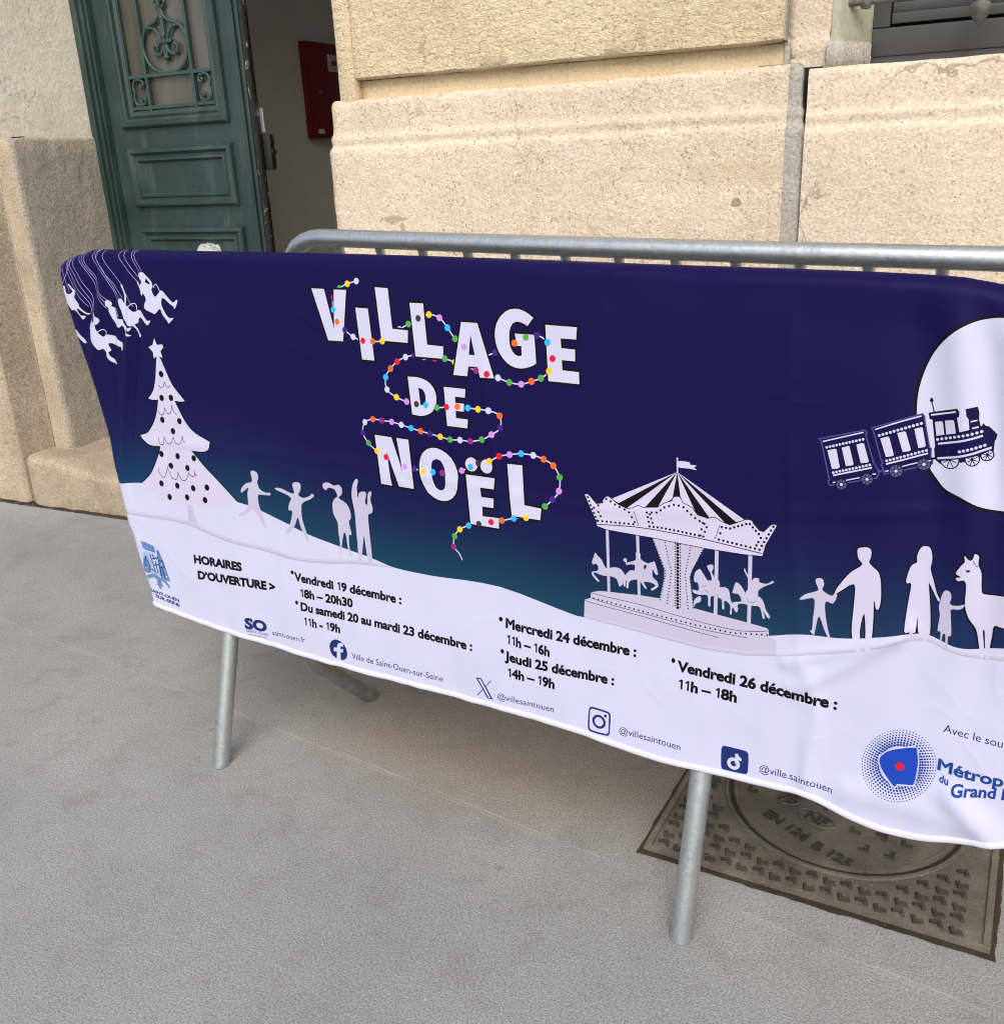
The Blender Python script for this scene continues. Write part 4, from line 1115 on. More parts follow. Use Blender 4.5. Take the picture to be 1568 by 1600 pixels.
('S','G',58,0,[11431,6757,11490,5638]),
('P','G',0,[[9837,6756,10075,6248,10082,6127,10023,5732,10598,5697,10560,5923,10506,6204,10535,6330,10723,6744]]),
('D','K',12,24,[9851,6726,10103,6204,10033,5734]),
('D','K',12,22,[10048,6748,10196,6221,10155,5696]),
('D','K',12,26,[10232,6747,10293,5686]),
('D','K',12,26,[10317,6749,10379,5678]),
('D','K',27,21,[10273,6753,10336,5662]),
('D','K',12,22,[10498,6742,10427,6238,10509,5680]),
('D','K',12,24,[10701,6721,10506,6204,10597,5710]),
('P','K',6,[[10205,7848,9102,7265,9389,7155,9919,7224,10234,7351,10575,7213,11045,7133,11330,7256]]),
('P','V',0,[[10205,7852,9127,7281,9251,7228]]),
('P','V',0,[[10205,7852,9389,7158,9706,7225]]),
('P','V',0,[[10205,7852,9918,7248,10150,7422]]),
('P','V',0,[[10205,7852,10296,7388,10565,7224]]),
('P','V',0,[[10205,7852,10775,7201,11033,7147]]),
('P','V',0,[[10205,7852,11181,7207,11308,7258]]),
('P','G',0,[[10180,8074,10204,8077,10222,7838,10196,7835]]),
('C','V',0,[[10207,8020,10388,8025,10405,7991,10508,7987,10470,7955,10512,7919,10394,7928,10212,7929]]),
('P','V',12,[[8642,7281,8673,7297,8708,7285,8858,7158,8936,7174,9010,7284,9041,7306,9075,7301,9247,7201,9402,7157,9515,7183,9551,7217,9601,7234,9677,7213,9923,7248,10017,7328,10147,7382,10157,7430,10191,7456,10246,7465,10288,7441,10308,7385,10474,7327,10574,7225,10741,7191,10797,7218,10855,7225,10950,7176,11090,7140,11222,7206,11319,7259,11374,7270,11419,7258,11441,7216,11541,7118,11608,7113,11708,7234,11750,7252,11790,7240,11645,6919,11611,6741,11325,6723,10713,6719,9850,6741,9044,6754,8879,6790,8869,6863]]),
('S','K',14,1,[8878,6815,9517,6871,10042,6872,10739,6853,11601,6779]),
('S','K',10,0,[9525,7131,9612,6890]),
('S','K',10,0,[10937,7128,10873,6890]),
('D','K',21,17,[9743,7144,9927,7171,10020,7262,10191,7334,10331,7323,10555,7159,10736,7086,10685,6898]),
('D','K',21,14,[9792,6918,9990,6924,10283,6917,10685,6898]),
('D','K',21,4,[9743,7144,9792,6918]),
('D','K',21,3,[9794,7122,9838,6985]),
('D','K',21,3,[10664,7110,10637,6907]),
('D','K',21,7,[8696,7246,8881,6878]),
('D','K',21,11,[8821,7091,8860,7109,9037,7269,9169,7202,9434,7118,9538,6952]),
('D','K',21,9,[8895,6875,9182,6893,9515,6912]),
('D','K',21,2,[8902,7029,8939,6960]),
('D','K',21,7,[11742,7217,11564,6832]),
('D','K',21,12,[10967,7094,11094,7090,11378,7218,11534,7072,11571,7016]),
('D','K',21,3,[10967,7094,10935,6891]),
('D','K',21,10,[10935,6891,11564,6832]),
('D','K',21,2,[11539,6947,11514,6893]),
('S','K',9,1,[8805,5622,8968,5602,9705,5581,10585,5510,11231,5487,11574,5524,11801,5580]),
('S','K',9,1,[8822,5522,9240,5475,10019,5430,10763,5387,11480,5403]),
('S','K',9,1,[8701,5464,8866,5440,9766,5390,10523,5335,11031,5309]),
('D','K',16,37,[8862,5530,9710,5481,10590,5437,11235,5432,11780,5509]),
('C','G',0,[[8837,6256,8861,6324,8903,6280,8971,6229,9042,6114,9083,6096,9239,6137,9332,6115,9413,6030,9430,5957,9409,5827,9358,5931,9368,5870,9318,5823,9289,5881,9247,5949,9141,5967,8995,5954,8873,5983,8848,5952,8945,5855,8919,5832,8822,5922,8814,5985,8912,6020,8923,6093,8881,6137,8828,6115,8806,6149]]),
('C','G',0,[[9450,6086,9499,6133,9602,6139,9728,6161,9798,6297,9871,6335,9909,6341,9973,6156,9931,6144,9877,6213,9884,6090,9962,6031,9987,5949,9895,5864,9869,5889,9941,5952,9864,5988,9737,5977,9793,5887,9755,5880,9660,5987,9558,5981,9483,5929,9474,5827,9435,5832,9442,5959,9380,5897,9413,6030]]),
('C','G',0,[[9572,6233,9469,6227,9431,6208,9417,6243,9556,6305,9586,6359,9575,6432,9612,6467,9659,6433,9663,6360,9721,6321,9823,6289,9812,6255,9724,6260,9729,6149,9577,6122]]),
('C','G',0,[[10585,6291,10630,6347,10664,6365,10728,6293,10793,6209,10852,6208,10987,6137,11091,6145,11153,6085,11186,5948,11299,5827,11280,5775,11217,5846,11213,5737,11185,5743,11180,5875,11083,5928,11092,5797,11056,5802,11035,5942,10869,5958,10868,5800,10831,5805,10810,5959,10679,5946,10582,5963,10567,6009,10663,6015,10643,6133,10607,6138,10576,6169]]),
('C','G',0,[[10778,6445,10863,6472,10875,6403,10855,6351,10907,6277,10980,6231,10987,6137,10870,6127,10794,6197,10863,6222,10832,6335,10793,6388]]),
('C','G',0,[[11212,6144,11245,6257,11329,6213,11405,6109,11464,6074,11621,6092,11696,6001,11725,5913,11800,5810,11769,5780,11694,5883,11724,5783,11692,5764,11634,5930,11498,5926,11360,5935,11294,5898,11311,5829,11263,5855,11222,5931,11347,5968,11305,6066,11235,6077,11200,6082]]),
('C','G',0,[[11364,6501,11391,6448,11479,6335,11520,6378,11588,6379,11603,6323,11715,6321,11799,6383,11806,6349,11675,6267,11592,6181,11588,6086,11443,6058,11404,6121,11453,6225,11434,6327,11356,6465]]),
('C','G',0,[[10601,5845,10680,5922,10711,5891,10698,5832,10629,5789,10601,5723]]),
('O','G',32,[9397,6289]),
('S','G',14,0,[9402,6278,9439,6210]),
('S','K',7,1,[11434,6020,11483,5971,11572,6005]),
('S','K',6,0,[10718,6086,10787,6123]),
('S','K',6,0,[10745,6043,10830,6011]),
('S','K',6,0,[10926,5993,10985,5993]),
('S','W',22,1,[4036,10562,3828,10509,3647,10426,3494,10260,3483,10047,3561,9833,3735,9696,3926,9582,4144,9523,4366,9525,4585,9540,4729,9610,4968,9761,5161,9863,5371,9967,5597,10040,5811,9995,5971,9836,6123,9659,6301,9530,6493,9432,6686,9397,6914,9472,7088,9547,7284,9646,7491,9750,7692,9793,7894,9688,7992,9437,7934,9233,7785,9110,7611,9046,7420,8985,7194,8999,6975,9058,6758,9105,6545,9153,6330,9211,6120,9264,5916,9312,5704,9308,5483,9317,5278,9331,5087,9290,4900,9200,4755,9068,4645,8907,4668,8691,4874,8569,5093,8507,5310,8482,5512,8483,5752,8461,5954,8488,6177,8511,6385,8507,6590,8502,6797,8495,7013,8425,7025,8219,6865,8094,6672,7988,6442,7937,6231,7937,6023,7923,5814,7951,5599,7981,5391,8007,5177,8039,4962,8077,4747,8110,4529,8115,4316,8117,4122,8042,4060,7842,4195,7662,4389,7532,4593,7445,4804,7369,5016,7319,5224,7304,5425,7280,5642,7292,5843,7303,6061,7335,6257,7395,6435,7480,6597,7565,6827,7633,7016,7736,7217,7785,7438,7826,7673,7824,7871,7781,8056,7696,8176,7514,8171,7280,8061,7120,7917,6985,7741,6846,7553,6732,7306,6681,7074,6608,6851,6546,6601,6475,6384,6410,6193,6310,6075,6162,6054,5958,6167,5854,6233,5735]),
('O','g',57,[3647,10426]),
('O','m',57,[3494,10260]),
('O','W',57,[4968,9761]),
('O','y',57,[6493,9432]),
('O','p',57,[6914,9472]),
('O','y',57,[6120,9264]),
('O','r',57,[5704,9308]),
('O','v',57,[5483,9317]),
('O','p',57,[5278,9331]),
('O','W',57,[7673,7824]),
('X','W',42,[[2983,10400,3268,10399,3487,9688,3518,10394,3791,10397,3682,9497,3339,9496]]),
('X','W',42,[[4008,10094,4281,10090,4386,9193,4122,9197]]),
('X','W',42,[[4455,10459,4723,10450,4806,9759,5142,9746,5133,9547,4577,9556]]),
('X','W',42,[[5203,10217,5471,10215,5548,9523,5877,9510,5873,9317,5310,9323]]),
('X','W',42,[[6251,9934,6565,9933,6890,9051,6634,9048,6578,9222,6383,9217,6361,9052,6099,9055],[6429,9746,6518,9404,6396,9405]]),
('X','W',42,[[7616,10064,7532,10120,7453,10157,7365,10184,7277,10189,7189,10174,7118,10142,7047,10086,6994,10024,6949,9946,6926,9870,6916,9793,6920,9732,6933,9649,6961,9566,6997,9491,7052,9418,7107,9360,7162,9317,7234,9279,7306,9258,7368,9249,7431,9251,7492,9261,7554,9279,7624,9306,7684,9343,7641,9788,7296,9792,7337,9613,7417,9613,7431,9449,7384,9435,7339,9435,7300,9451,7268,9477,7237,9513,7213,9550,7191,9609,7180,9670,7174,9730,7175,9790,7181,9851,7195,9897,7218,9936,7244,9967,7279,9988,7315,9998,7367,9996,7420,9985,7470,9966,7517,9939]]),
('X','W',42,[[7857,9957,8415,9948,8407,9771,8125,9774,8141,9607,8388,9599,8393,9429,8154,9433,8167,9255,8466,9249,8477,9073,7929,9080]]),
('X','W',42,[[5136,8945,5287,8950,5408,8939,5520,8908,5607,8859,5673,8795,5716,8717,5735,8630,5730,8541,5701,8463,5656,8393,5591,8344,5510,8310,5396,8286,5220,8297],[5356,8774,5425,8763,5464,8736,5500,8683,5515,8619,5509,8546,5480,8493,5431,8473,5399,8473]]),
('X','W',42,[[5903,8823,6321,8816,6316,8684,6116,8687,6127,8565,6301,8564,6300,8444,6134,8446,6144,8306,6384,8303,6376,8165,5975,8169]]),
('X','W',42,[[4356,7823,4721,7818,4967,7181,4851,7817,5104,7815,5202,6933,4880,6935,4604,7570,4710,6930,4477,6935]]),
('X','W',42,[[5635,7726,5735,7729,5834,7707,5933,7662,6030,7590,6102,7493,6153,7383,6172,7279,6168,7162,6148,7047,6108,6949,6034,6862,5941,6810,5824,6791,5723,6802,5622,6840,5521,6907,5441,7016,5378,7152,5350,7276,5349,7404,5375,7520,5421,7602,5517,7688],[5699,7535,5766,7537,5815,7515,5858,7459,5890,7384,5906,7297,5911,7191,5907,7091,5886,7024,5843,6984,5792,6974,5739,6987,5692,7021,5653,7095,5627,7183,5611,7280,5606,7378,5611,7441,5631,7494]]),
('X','W',42,[[6348,7329,6931,7339,6920,7160,6633,7152,6649,6966,6905,6974,6897,6815,6665,6810,6675,6621,7008,6637,7003,6460,6433,6458]]),
('X','W',42,[[6575,7544,6571,7498,6550,7457,6514,7428,6470,7413,6424,7416,6382,7437,6352,7472,6338,7516,6343,7561,6365,7602,6400,7632,6445,7646,6491,7642,6532,7622,6561,7587]]),
('X','W',42,[[6883,7545,6880,7500,6859,7459,6824,7430,6781,7416,6735,7419,6695,7439,6665,7474,6651,7517,6655,7563,6676,7603,6711,7633,6755,7646,6800,7643,6840,7622,6870,7588]]),
('X','W',42,[[7186,7616,7458,7622,7514,6941,7838,6928,7824,6737,7278,6732]]),
('O','W',57,[4036,10562]),
('O','y',57,[3828,10509]),
('O','b',57,[3483,10047]),
('O','o',57,[3561,9833]),
('O','p',57,[3735,9696]),
('O','W',57,[3926,9582]),
('O','r',57,[4144,9523]),
('O','o',57,[4366,9525]),
('O','y',57,[4585,9540]),
('O','g',57,[5161,9863]),
('O','k',57,[5371,9967]),
('O','y',57,[5597,10040]),
('O','v',57,[5811,9995]),
('O','b',57,[5971,9836]),
('O','g',57,[6123,9659]),
('O','v',57,[6301,9530]),
('O','o',57,[7284,9646]),
('O','g',57,[7491,9750]),
('O','p',57,[7692,9793]),
('O','b',57,[7894,9688]),
('O','r',57,[7992,9437]),
('O','y',57,[7934,9233]),
('O','g',57,[7785,9110]),
('O','o',57,[7611,9046]),
('O','v',57,[7420,8985]),
('O','g',57,[7194,8999]),
('O','W',57,[6975,9058]),
('O','r',57,[6758,9105]),
('O','m',57,[6545,9153]),
('O','g',57,[5916,9312]),
('O','W',57,[5087,9290]),
('O','r',57,[4900,9200]),
('O','o',57,[4755,9068]),
('O','b',57,[4645,8907]),
('O','W',57,[4668,8691]),
('O','y',57,[4874,8569]),
('O','v',57,[5093,8507]),
('O','k',57,[5310,8482]),
('O','b',57,[5512,8483]),
('O','g',57,[5752,8461]),
('O','r',57,[5954,8488]),
('O','o',57,[6177,8511]),
('O','b',57,[6385,8507]),
('O','y',57,[6590,8502]),
('O','W',57,[6797,8495]),
('O','o',57,[7013,8425]),
('O','p',57,[7025,8219]),
('O','v',57,[6865,8094]),
('O','g',57,[6672,7988]),
('O','m',57,[6442,7937]),
('O','W',57,[6231,7937]),
('O','g',57,[6023,7923]),
('O','y',57,[5814,7951]),
('O','p',57,[5599,7981]),
('O','o',57,[5391,8007]),
('O','b',57,[5177,8039]),
('O','W',57,[4962,8077]),
('O','v',57,[4747,8110]),
('O','m',57,[4529,8115]),
('O','o',57,[4316,8117]),
('O','W',57,[4122,8042]),
('O','p',57,[4060,7842]),
('O','g',57,[4195,7662]),
('O','y',57,[4389,7532]),
('O','r',57,[4593,7445]),
('O','v',57,[5016,7319]),
('O','p',57,[5224,7304]),
('O','y',57,[5425,7280]),
('O','b',57,[5642,7292]),
('O','m',57,[5843,7303]),
('O','v',57,[6257,7395]),
('O','b',57,[6435,7480]),
('O','k',57,[6597,7565]),
('O','y',57,[6827,7633]),
('O','r',57,[7016,7736]),
('O','v',57,[7217,7785]),
('O','b',57,[7438,7826]),
('O','o',57,[7871,7781]),
('O','o',57,[8056,7696]),
('O','g',57,[8176,7514]),
('O','v',57,[8171,7280]),
('O','p',57,[8061,7120]),
('O','g',57,[7917,6985]),
('O','y',57,[7553,6732]),
('O','b',57,[7306,6681]),
('O','o',57,[7074,6608]),
('O','r',57,[6851,6546]),
('O','k',57,[6601,6475]),
('O','b',57,[6384,6410]),
('O','y',57,[6193,6310]),
('O','g',57,[6075,6162]),
('O','m',57,[6054,5958]),
('T','HORAIRES',2,176,'K',[-753,4485,699,4555]),
('T','D’OUVERTURE >',2,176,'K',[-672,4132,1625,4275]),
('T','•',1,176,'K',[2086,4693,2172,4695]),
('T','Vendredi 19 décembre :',1,172,'K',[2193,4617,3627,4631,4871,4639]),
('T','18h – 20h30',1,172,'K',[2311,4296,3679,4335]),
('T','•',1,176,'K',[2174,4061,2261,4065]),
('T','Du samedi 20 au mardi 23 décembre :',1,172,'K',[2309,4005,4286,4049,6469,4050]),
('T','11h - 19h',1,172,'K',[2377,3699,3341,3725]),
('T','•',1,176,'K',[7019,4702,7105,4702]),
('T','Mercredi 24 décembre :',1,172,'K',[7159,4659,8125,4640,9678,4676]),
('T','11h – 16h',1,172,'K',[7188,4360,8070,4305]),
('T','•',1,176,'K',[7070,4106,7150,4106]),
('T','Jeudi 25 décembre :',1,172,'K',[7191,4041,7769,4017,9310,4081]),
('T','14h – 19h',1,172,'K',[7207,3722,8185,3729]),
('T','•',1,176,'K',[10283,4670,10354,4670]),
('T','Vendredi 26 décembre :',1,172,'K',[10408,4599,11432,4596,12461,4589,12905,4568]),
('T','11h – 18h',1,172,'K',[10414,4292,11403,4299]),
('T','saint-ouen.fr',0,115,'D',[1441,3263,2387,3308]),
('T','Ville de Saint-Ouen-sur-Seine',0,128,'D',[3615,3245,5809,3265]),
('T','@villesaintouen',0,118,'D',[6995,3228,8183,3274]),
('T','@villesaintouen',0,122,'D',[9428,3235,10543,3220]),
('T','@ville.saintouen',0,122,'D',[11832,3230,12483,3234,12970,3189]),
('T','Avec le soutien de',0,120,'D',[14362,4609,14712,4585,15140,4570,15584,4565]),
('T','Métropole',3,170,'M',[14338,4019,14745,3977,15214,3993,15557,4022]),
('T','du',3,110,'M',[14393,3842,14522,3821]),
('T','Grand Paris',3,165,'M',[14562,3700,15199,3799,15623,3876]),
('T','SO',2,225,'D',[681,3268,1297,3298]),
('T','SAINT-OUEN',0,65,'D',[702,3184,1336,3198]),
('S','D',10,0,[745,3135,1314,3157]),
('C','D',0,[[3045,3383,3089,3488,3175,3550,3283,3558,3395,3514,3473,3426,3500,3317,3470,3215,3378,3146,3263,3135,3156,3169,3076,3247]]),
('P','W',0,[[3210,3107,3226,3297,3149,3295,3153,3376,3230,3382,3246,3449,3287,3495,3345,3513,3401,3505,3392,3440,3341,3439,3321,3413,3319,3381,3395,3383,3379,3310,3316,3306,3313,3120]]),
('S','D',16,0,[6865,3554,6554,3168]),
('P','D',0,[[6532,3537,6651,3546,6905,3178,6781,3166]]),
('P','W',0,[[6581,3519,6635,3522,6851,3189,6808,3188]]),
('C','D',0,[[8852,3474,8869,3548,8924,3582,9183,3575,9244,3559,9270,3501,9267,3211,9251,3145,9196,3116,8941,3111,8878,3127,8847,3189]]),
('C','W',0,[[8880,3477,8893,3522,8935,3547,9180,3542,9222,3530,9238,3483,9239,3212,9222,3170,9185,3150,8949,3146,8901,3161,8880,3208]]),
('O','D',128,[9056,3340]),
('O','W',82,[9056,3340]),
('O','D',28,[9173,3479]),
('C','D',0,[[11210,3406,11222,3471,11273,3504,11570,3510,11627,3496,11651,3446,11665,3201,11654,3140,11603,3107,11294,3084,11243,3100,11223,3156]]),
('O','W',105,[11423,3234]),
('O','D',48,[11423,3234]),
('P','W',0,[[11439,3415,11483,3424,11498,3384,11544,3358,11548,3311,11491,3316,11488,3236,11448,3237]]),
('D','M',10.0,76,[14332,4075,14335,3989,14327,3903,14308,3816,14277,3732,14235,3652,14183,3578,14123,3512,14056,3457,13983,3412,13906,3381,13827,3362,13749,3358,13672,3368,13599,3392,13532,3430,13473,3480,13424,3542,13384,3613,13357,3693,13342,3778,13339,3867,13350,3957,13372,4046,13407,4132,13452,4212,13506,4285,13569,4348,13638,4401,13711,4441,13788,4469,13865,4484,13942,4485,14016,4473,14085,4447,14149,4410,14205,4360,14252,4301,14289,4232,14316,4156,14332,4075]),
('D','M',11.9,71,[14297,4064,14301,3985,14293,3904,14275,3824,14246,3745,14207,3671,14159,3602,14103,3542,14041,3490,13973,3449,13902,3419,13829,3403,13756,3399,13685,3408,13617,3431,13555,3466,13501,3513,13455,3570,13418,3636,13393,3710,13379,3789,13377,3872,13386,3955,13407,4038,13439,4118,13480,4192,13531,4260,13589,4319,13653,4368,13721,4406,13792,4432,13864,4445,13935,4447,14004,4435,14068,4411,14127,4376,14179,4330,14223,4275,14258,4211,14283,4140,14297,4064]),
('D','M',13.8,66,[14263,4054,14266,3981,14259,3906,14242,3831,14215,3759,14179,3690,14135,3627,14084,3571,14026,3523,13963,3485,13898,3458,13830,3443,13763,3439,13698,3448,13636,3469,13579,3502,13528,3545,13486,3598,13452,3659,13429,3727,13416,3800,13414,3877,13422,3954,13441,4030,13471,4104,13509,4172,13555,4235,13609,4289,13668,4335,13731,4370,13796,4394,13862,4407,13928,4408,13991,4397,14051,4376,14106,4343,14154,4300,14194,4249,14226,4190,14249,4124,14263,4054]),
('D','M',15.7,61,[14228,4044,14231,3976,14225,3907,14209,3839,14185,3772,14152,3709,14111,3651,14064,3600,14011,3556,13954,3522,13894,3497,13832,3483,13770,3480,13710,3488,13654,3507,13602,3537,13556,3577,13517,3626,13486,3682,13465,3744,13453,3811,13451,3881,13458,3952,13476,4022,13502,4090,13537,4153,13580,4210,13629,4260,13683,4302,13740,4334,13800,4356,13861,4368,13921,4369,13979,4360,14034,4339,14084,4309,14128,4270,14165,4223,14195,4169,14216,4108,14228,4044]),
('D','M',17.6,56,[14194,4033,14196,3972,14190,3909,14176,3846,14154,3786,14124,3728,14087,3676,14044,3629,13996,3589,13944,3558,13889,3536,13833,3523,13778,3520,13723,3528,13672,3546,13625,3573,13583,3609,13548,3654,13520,3705,13500,3762,13490,3822,13488,3886,13495,3950,13510,4014,13534,4075,13566,4133,13604,4185,13649,4231,13698,4269,13750,4298,13804,4319,13860,4329,13914,4330,13967,4322,14017,4303,14062,4276,14102,4240,14136,4197,14163,4147,14183,4092,14194,4033]),
('D','M',19.5,51,[14159,4023,14161,3967,14156,3911,14143,3854,14123,3799,14096,3748,14063,3700,14024,3658,13981,3622,13934,3594,13885,3574,13835,3563,13785,3561,13736,3568,13690,3584,13648,3608,13610,3641,13578,3681,13554,3727,13536,3779,13526,3833,13524,3891,13531,3949,13545,4006,13566,4061,13594,4113,13629,4160,13669,4202,13713,4236,13759,4263,13808,4281,13858,4291,13907,4291,13955,4284,14000,4267,14041,4242,14077,4210,14107,4171,14132,4126,14149,4076,14159,4023]),
('D','M',21.4,46,[14124,4013,14126,3963,14121,3912,14110,3862,14092,3813,14068,3767,14039,3724,14004,3687,13966,3655,13924,3630,13881,3613,13836,3603,13792,3601,13749,3607,13708,3622,13670,3644,13637,3673,13609,3709,13587,3750,13571,3796,13563,3844,13561,3895,13567,3947,13579,3998,13598,4047,13623,4094,13653,4136,13689,4172,13727,4203,13769,4227,13813,4243,13857,4252,13900,4253,13943,4245,13982,4231,14019,4209,14051,4180,14078,4145,14100,4105,14115,4060,14124,4013]),
('P','W',0,[[14031,4286,14078,4232,14112,4029,14111,3891,14088,3658,13856,3605,13832,3548,13775,3580,13640,3728,13562,3864,13554,3991,13651,4108,13809,4203,13967,4266]]),
('P','Q',0,[[14021,4260,14042,4262,14057,4242,14085,4098,14095,4004,14092,3886,14086,3766,14073,3692,14058,3674,13854,3630,13829,3577,13789,3604,13713,3680,13645,3759,13598,3835,13576,3898,13573,3957,13593,4009,13653,4085,13731,4141,13811,4180,13922,4228]]),
('O','r',62,[13860,3914]),
('P','c',0,[[-2439,4708,-2300,4706,-2016,4636,-1999,4499,-2152,4516,-2390,4556]]),
('S','D',14,0,[-2324,4659,-2285,4623]),
('S','D',14,0,[-2205,4642,-2176,4598]),
('S','D',14,0,[-2105,4609,-2076,4565]),
('S','D',14,0,[-2322,4543,-2016,4502]),
('C','a',0,[[-2411,4399,-2292,4505,-2138,4494,-1984,4483,-1895,4242,-1860,3977,-1999,3964,-2205,3977,-2397,3979,-2445,4083]]),
('C','c',0,[[-2407,4301,-2291,4382,-2235,4281,-2190,4091,-2221,3986,-2311,3970,-2444,4021]]),
('C','c',0,[[-1966,4553,-1912,4574,-1867,4527,-1790,4394,-1724,4247,-1595,3915,-1632,3884,-1734,3889,-1845,3955,-1912,4239,-1939,4430]]),
('S','D',26,1,[-2310,4366,-2366,4209,-2369,4059]),
('S','D',26,1,[-2253,4278,-2205,4113,-2237,3996]),
('S','D',26,1,[-2091,4453,-1994,4273,-1920,4040]),
('S','D',26,1,[-2160,4453,-2067,4236,-2023,4047]),
('S','D',26,1,[-1939,4430,-1895,4242,-1824,3984]),
('S','D',26,1,[-1812,4354,-1747,4194,-1868,4185]),
('S','D',26,1,[-1820,4157,-1726,3952]),
('S','D',26,1,[-1950,4550,-1903,4448]),
('S','D',26,1,[-2086,4356,-1928,4383]),
('S','D',26,1,[-2072,4198,-1912,4239]),
('S','D',26,1,[-2172,4094,-1989,4040]),
('S','D',26,1,[-1882,4342,-1784,4310]),
('O','W',20,[-2356,4086]),
('O','W',20,[-2022,4317]),
('O','W',20,[-2005,4185]),
('O','W',20,[-1697,3982]),
('O','W',20,[-1825,4254]),
('C','s',0,[[-2366,3885,-2243,3951,-2065,3983,-1999,3964,-1863,3952,-1734,3889,-1611,3777,-1636,3717,-1713,3782,-1808,3845,-1941,3876,-2044,3882,-2165,3885,-2276,3833]]),
('P','c',0,[[-2037,3864,-1871,3883,-1866,3791,-1821,3737,-1893,3711,-1885,3638,-1968,3660,-1994,3730,-2063,3729,-1996,3779]]),
('T','SAINT-OUEN',1,72,'D',[-2289,3536,-1347,3439]),
('T','SUR-SEINE',1,72,'D',[-2120,3424,-1343,3328])]
EDGE={'top': [-4432,10658,-4397,10740,-4284,10810,-4094,10886,-3753,10963,-3313,11039,-2993,11067,795,11050,4097,11031,7233,10984,9446,10940,12242,10894,13683,10847,14061,10800,14342,10752,14553,10664,14680,10560,14770,10409],'left': [-4432,10658,-4440,10439,-4359,10084,-4208,9611,-4055,9141,-3728,8308,-3499,7611,-3308,6950,-3244,6415,-3126,5888,-2936,5008,-2830,4812,-2664,4219,-2425,3641,-2341,3222],'bottom': [-2341,3222,-154,3060,2920,2998,5762,3037,6425,3016,7449,3042,8800,3024,9967,2934,11051,2976,12002,3017,12529,3043,13164,2891,13694,2824,14194,2855,14823,2997,15325,3132,15499,3153]}
FOLD={'valley': [-3017,10917,-3180,10425,-3450,9675,-3867,8738],'f2': [-2025,10021,-2298,8807,-2563,7680,-2838,6214],'f3': [-2577,10003,-2802,8776,-2885,7652,-2971,6198],'c1': [11713,10851,11974,7473,12614,3076],'c2': [6503,11012,6758,8508,7254,5634,7437,4476],'c3': [1635,11021,1345,8533,1723,6778,1829,4647],'h1': [-1716,7060,3942,7236,8497,7077,12111,7493,14201,7797],'w1': [12254,4758,12955,5290,13757,6013],'w2': [12124,5146,12757,5446,13606,5835],'w3': [12538,3163,12622,4378,12437,5064],'r1': [13387,10761,13614,9456,13905,7754],'r2': [14073,10698,14333,9510,14618,7857],'b1': [13148,3300,14054,3324,14751,3243],'b2': [14623,3613,14991,3324,15136,3148],'w4': [-2757,4809,-2169,4375,-1903,3967],'w5': [3924,6803,4537,7065,5401,6878]}
HILLPX=[-3825,5836,-3118,5942,-2197,6076,-1641,6047,-651,5953,667,6051,1759,5858,2566,5662,3396,5534,4148,5429,4724,5326,5618,5324,7034,5380,8433,5174,8700,5159,9724,5148,10807,5240,11803,5501,12274,5634,12762,5679,13090,5741,13389,5836,13688,5940,13928,5983,14147,5954,14358,5897,14589,5911,14954,6012,15906,6227]

# ------------------------------------------------------------------ printed banner
A0, A1 = 0.035, 0.098
def U(flat):
    return np.array(flat, float).reshape(-1, 2) / 1e4
top = U(EDGE['top']); left = U(EDGE['left']); bot = U(EDGE['bottom'])
top = np.vstack([top[top[:, 0] < 1.436], [[1.474, 1.066], [1.52, 1.052], [1.57, 1.026], [1.605, 0.985], [1.62, 0.94]]])
top[:, 1] -= 0.003
RU = 1.66
bot = np.vstack([bot[:-1], [[1.60, 0.322], [RU, 0.326]]])
right = np.array([[1.62, 0.94], [1.635, 0.8], [1.65, 0.55], [RU, 0.326]])
def resample(P, step):
    d = np.r_[0, np.cumsum(np.hypot(*np.diff(P, axis=0).T))]
    n = max(2, int(d[-1] / step) + 1)
    t = np.linspace(0, d[-1], n)
    return np.c_[np.interp(t, d, P[:, 0]), np.interp(t, d, P[:, 1])]
def catmull(P, k=4, closed=False):
    n = len(P)
    out = []
    for i in range(n if closed else n - 1):
        p1, p2 = P[i], P[(i + 1) % n]
        p0 = P[i - 1] if (closed or i > 0) else p1
        p3 = P[(i + 2) % n] if (closed or i + 2 < n) else p2
        for j in range(k):
            t = j / k
            out.append(0.5 * (2 * p1 + (p2 - p0) * t + (2 * p0 - 5 * p1 + 4 * p2 - p3) * t * t + (3 * p1 - p0 - 3 * p2 + p3) * t ** 3))
    if not closed:
        out.append(P[-1])
    return np.array(out)
top = resample(catmull(top), 0.014); left = resample(catmull(left), 0.014); bot = resample(catmull(bot), 0.012); right = resample(right, 0.014)
wrapline = np.vstack([left[::-1], top[1:], right[1:]])           # bottom left, over the top, down to bottom right
outline = np.vstack([wrapline, bot[::-1][1:-1]])
segA, segB = wrapline[:-1], wrapline[1:]
def seg_dist(P, A, B):
    D = np.full(len(P), 1e9)
    for a, b in zip(A, B):
        ab = b - a
        t = np.clip(((P - a) @ ab) / max(1e-12, ab @ ab), 0, 1)
        q = P - a - t[:, None] * ab
        D = np.minimum(D, np.hypot(q[:, 0], q[:, 1]))
    return D
RR = 0.021
def line_x(P, name):
    L = catmull(U(FOLD[name]))
    o = np.argsort(-L[:, 1])
    return np.interp(P[:, 1], L[o][::-1, 1], L[o][::-1, 0]), L[:, 1].min(), L[:, 1].max()
def fade(v, lo, hi, s):
    return 1 / (1 + np.exp(-(v - lo) / s)) * 1 / (1 + np.exp((v - hi) / s))
def vnoise(P, sx, sy, seed):
    return np.array([noise.noise(Vector((p[0] * sx, p[1] * sy, seed))) for p in P])
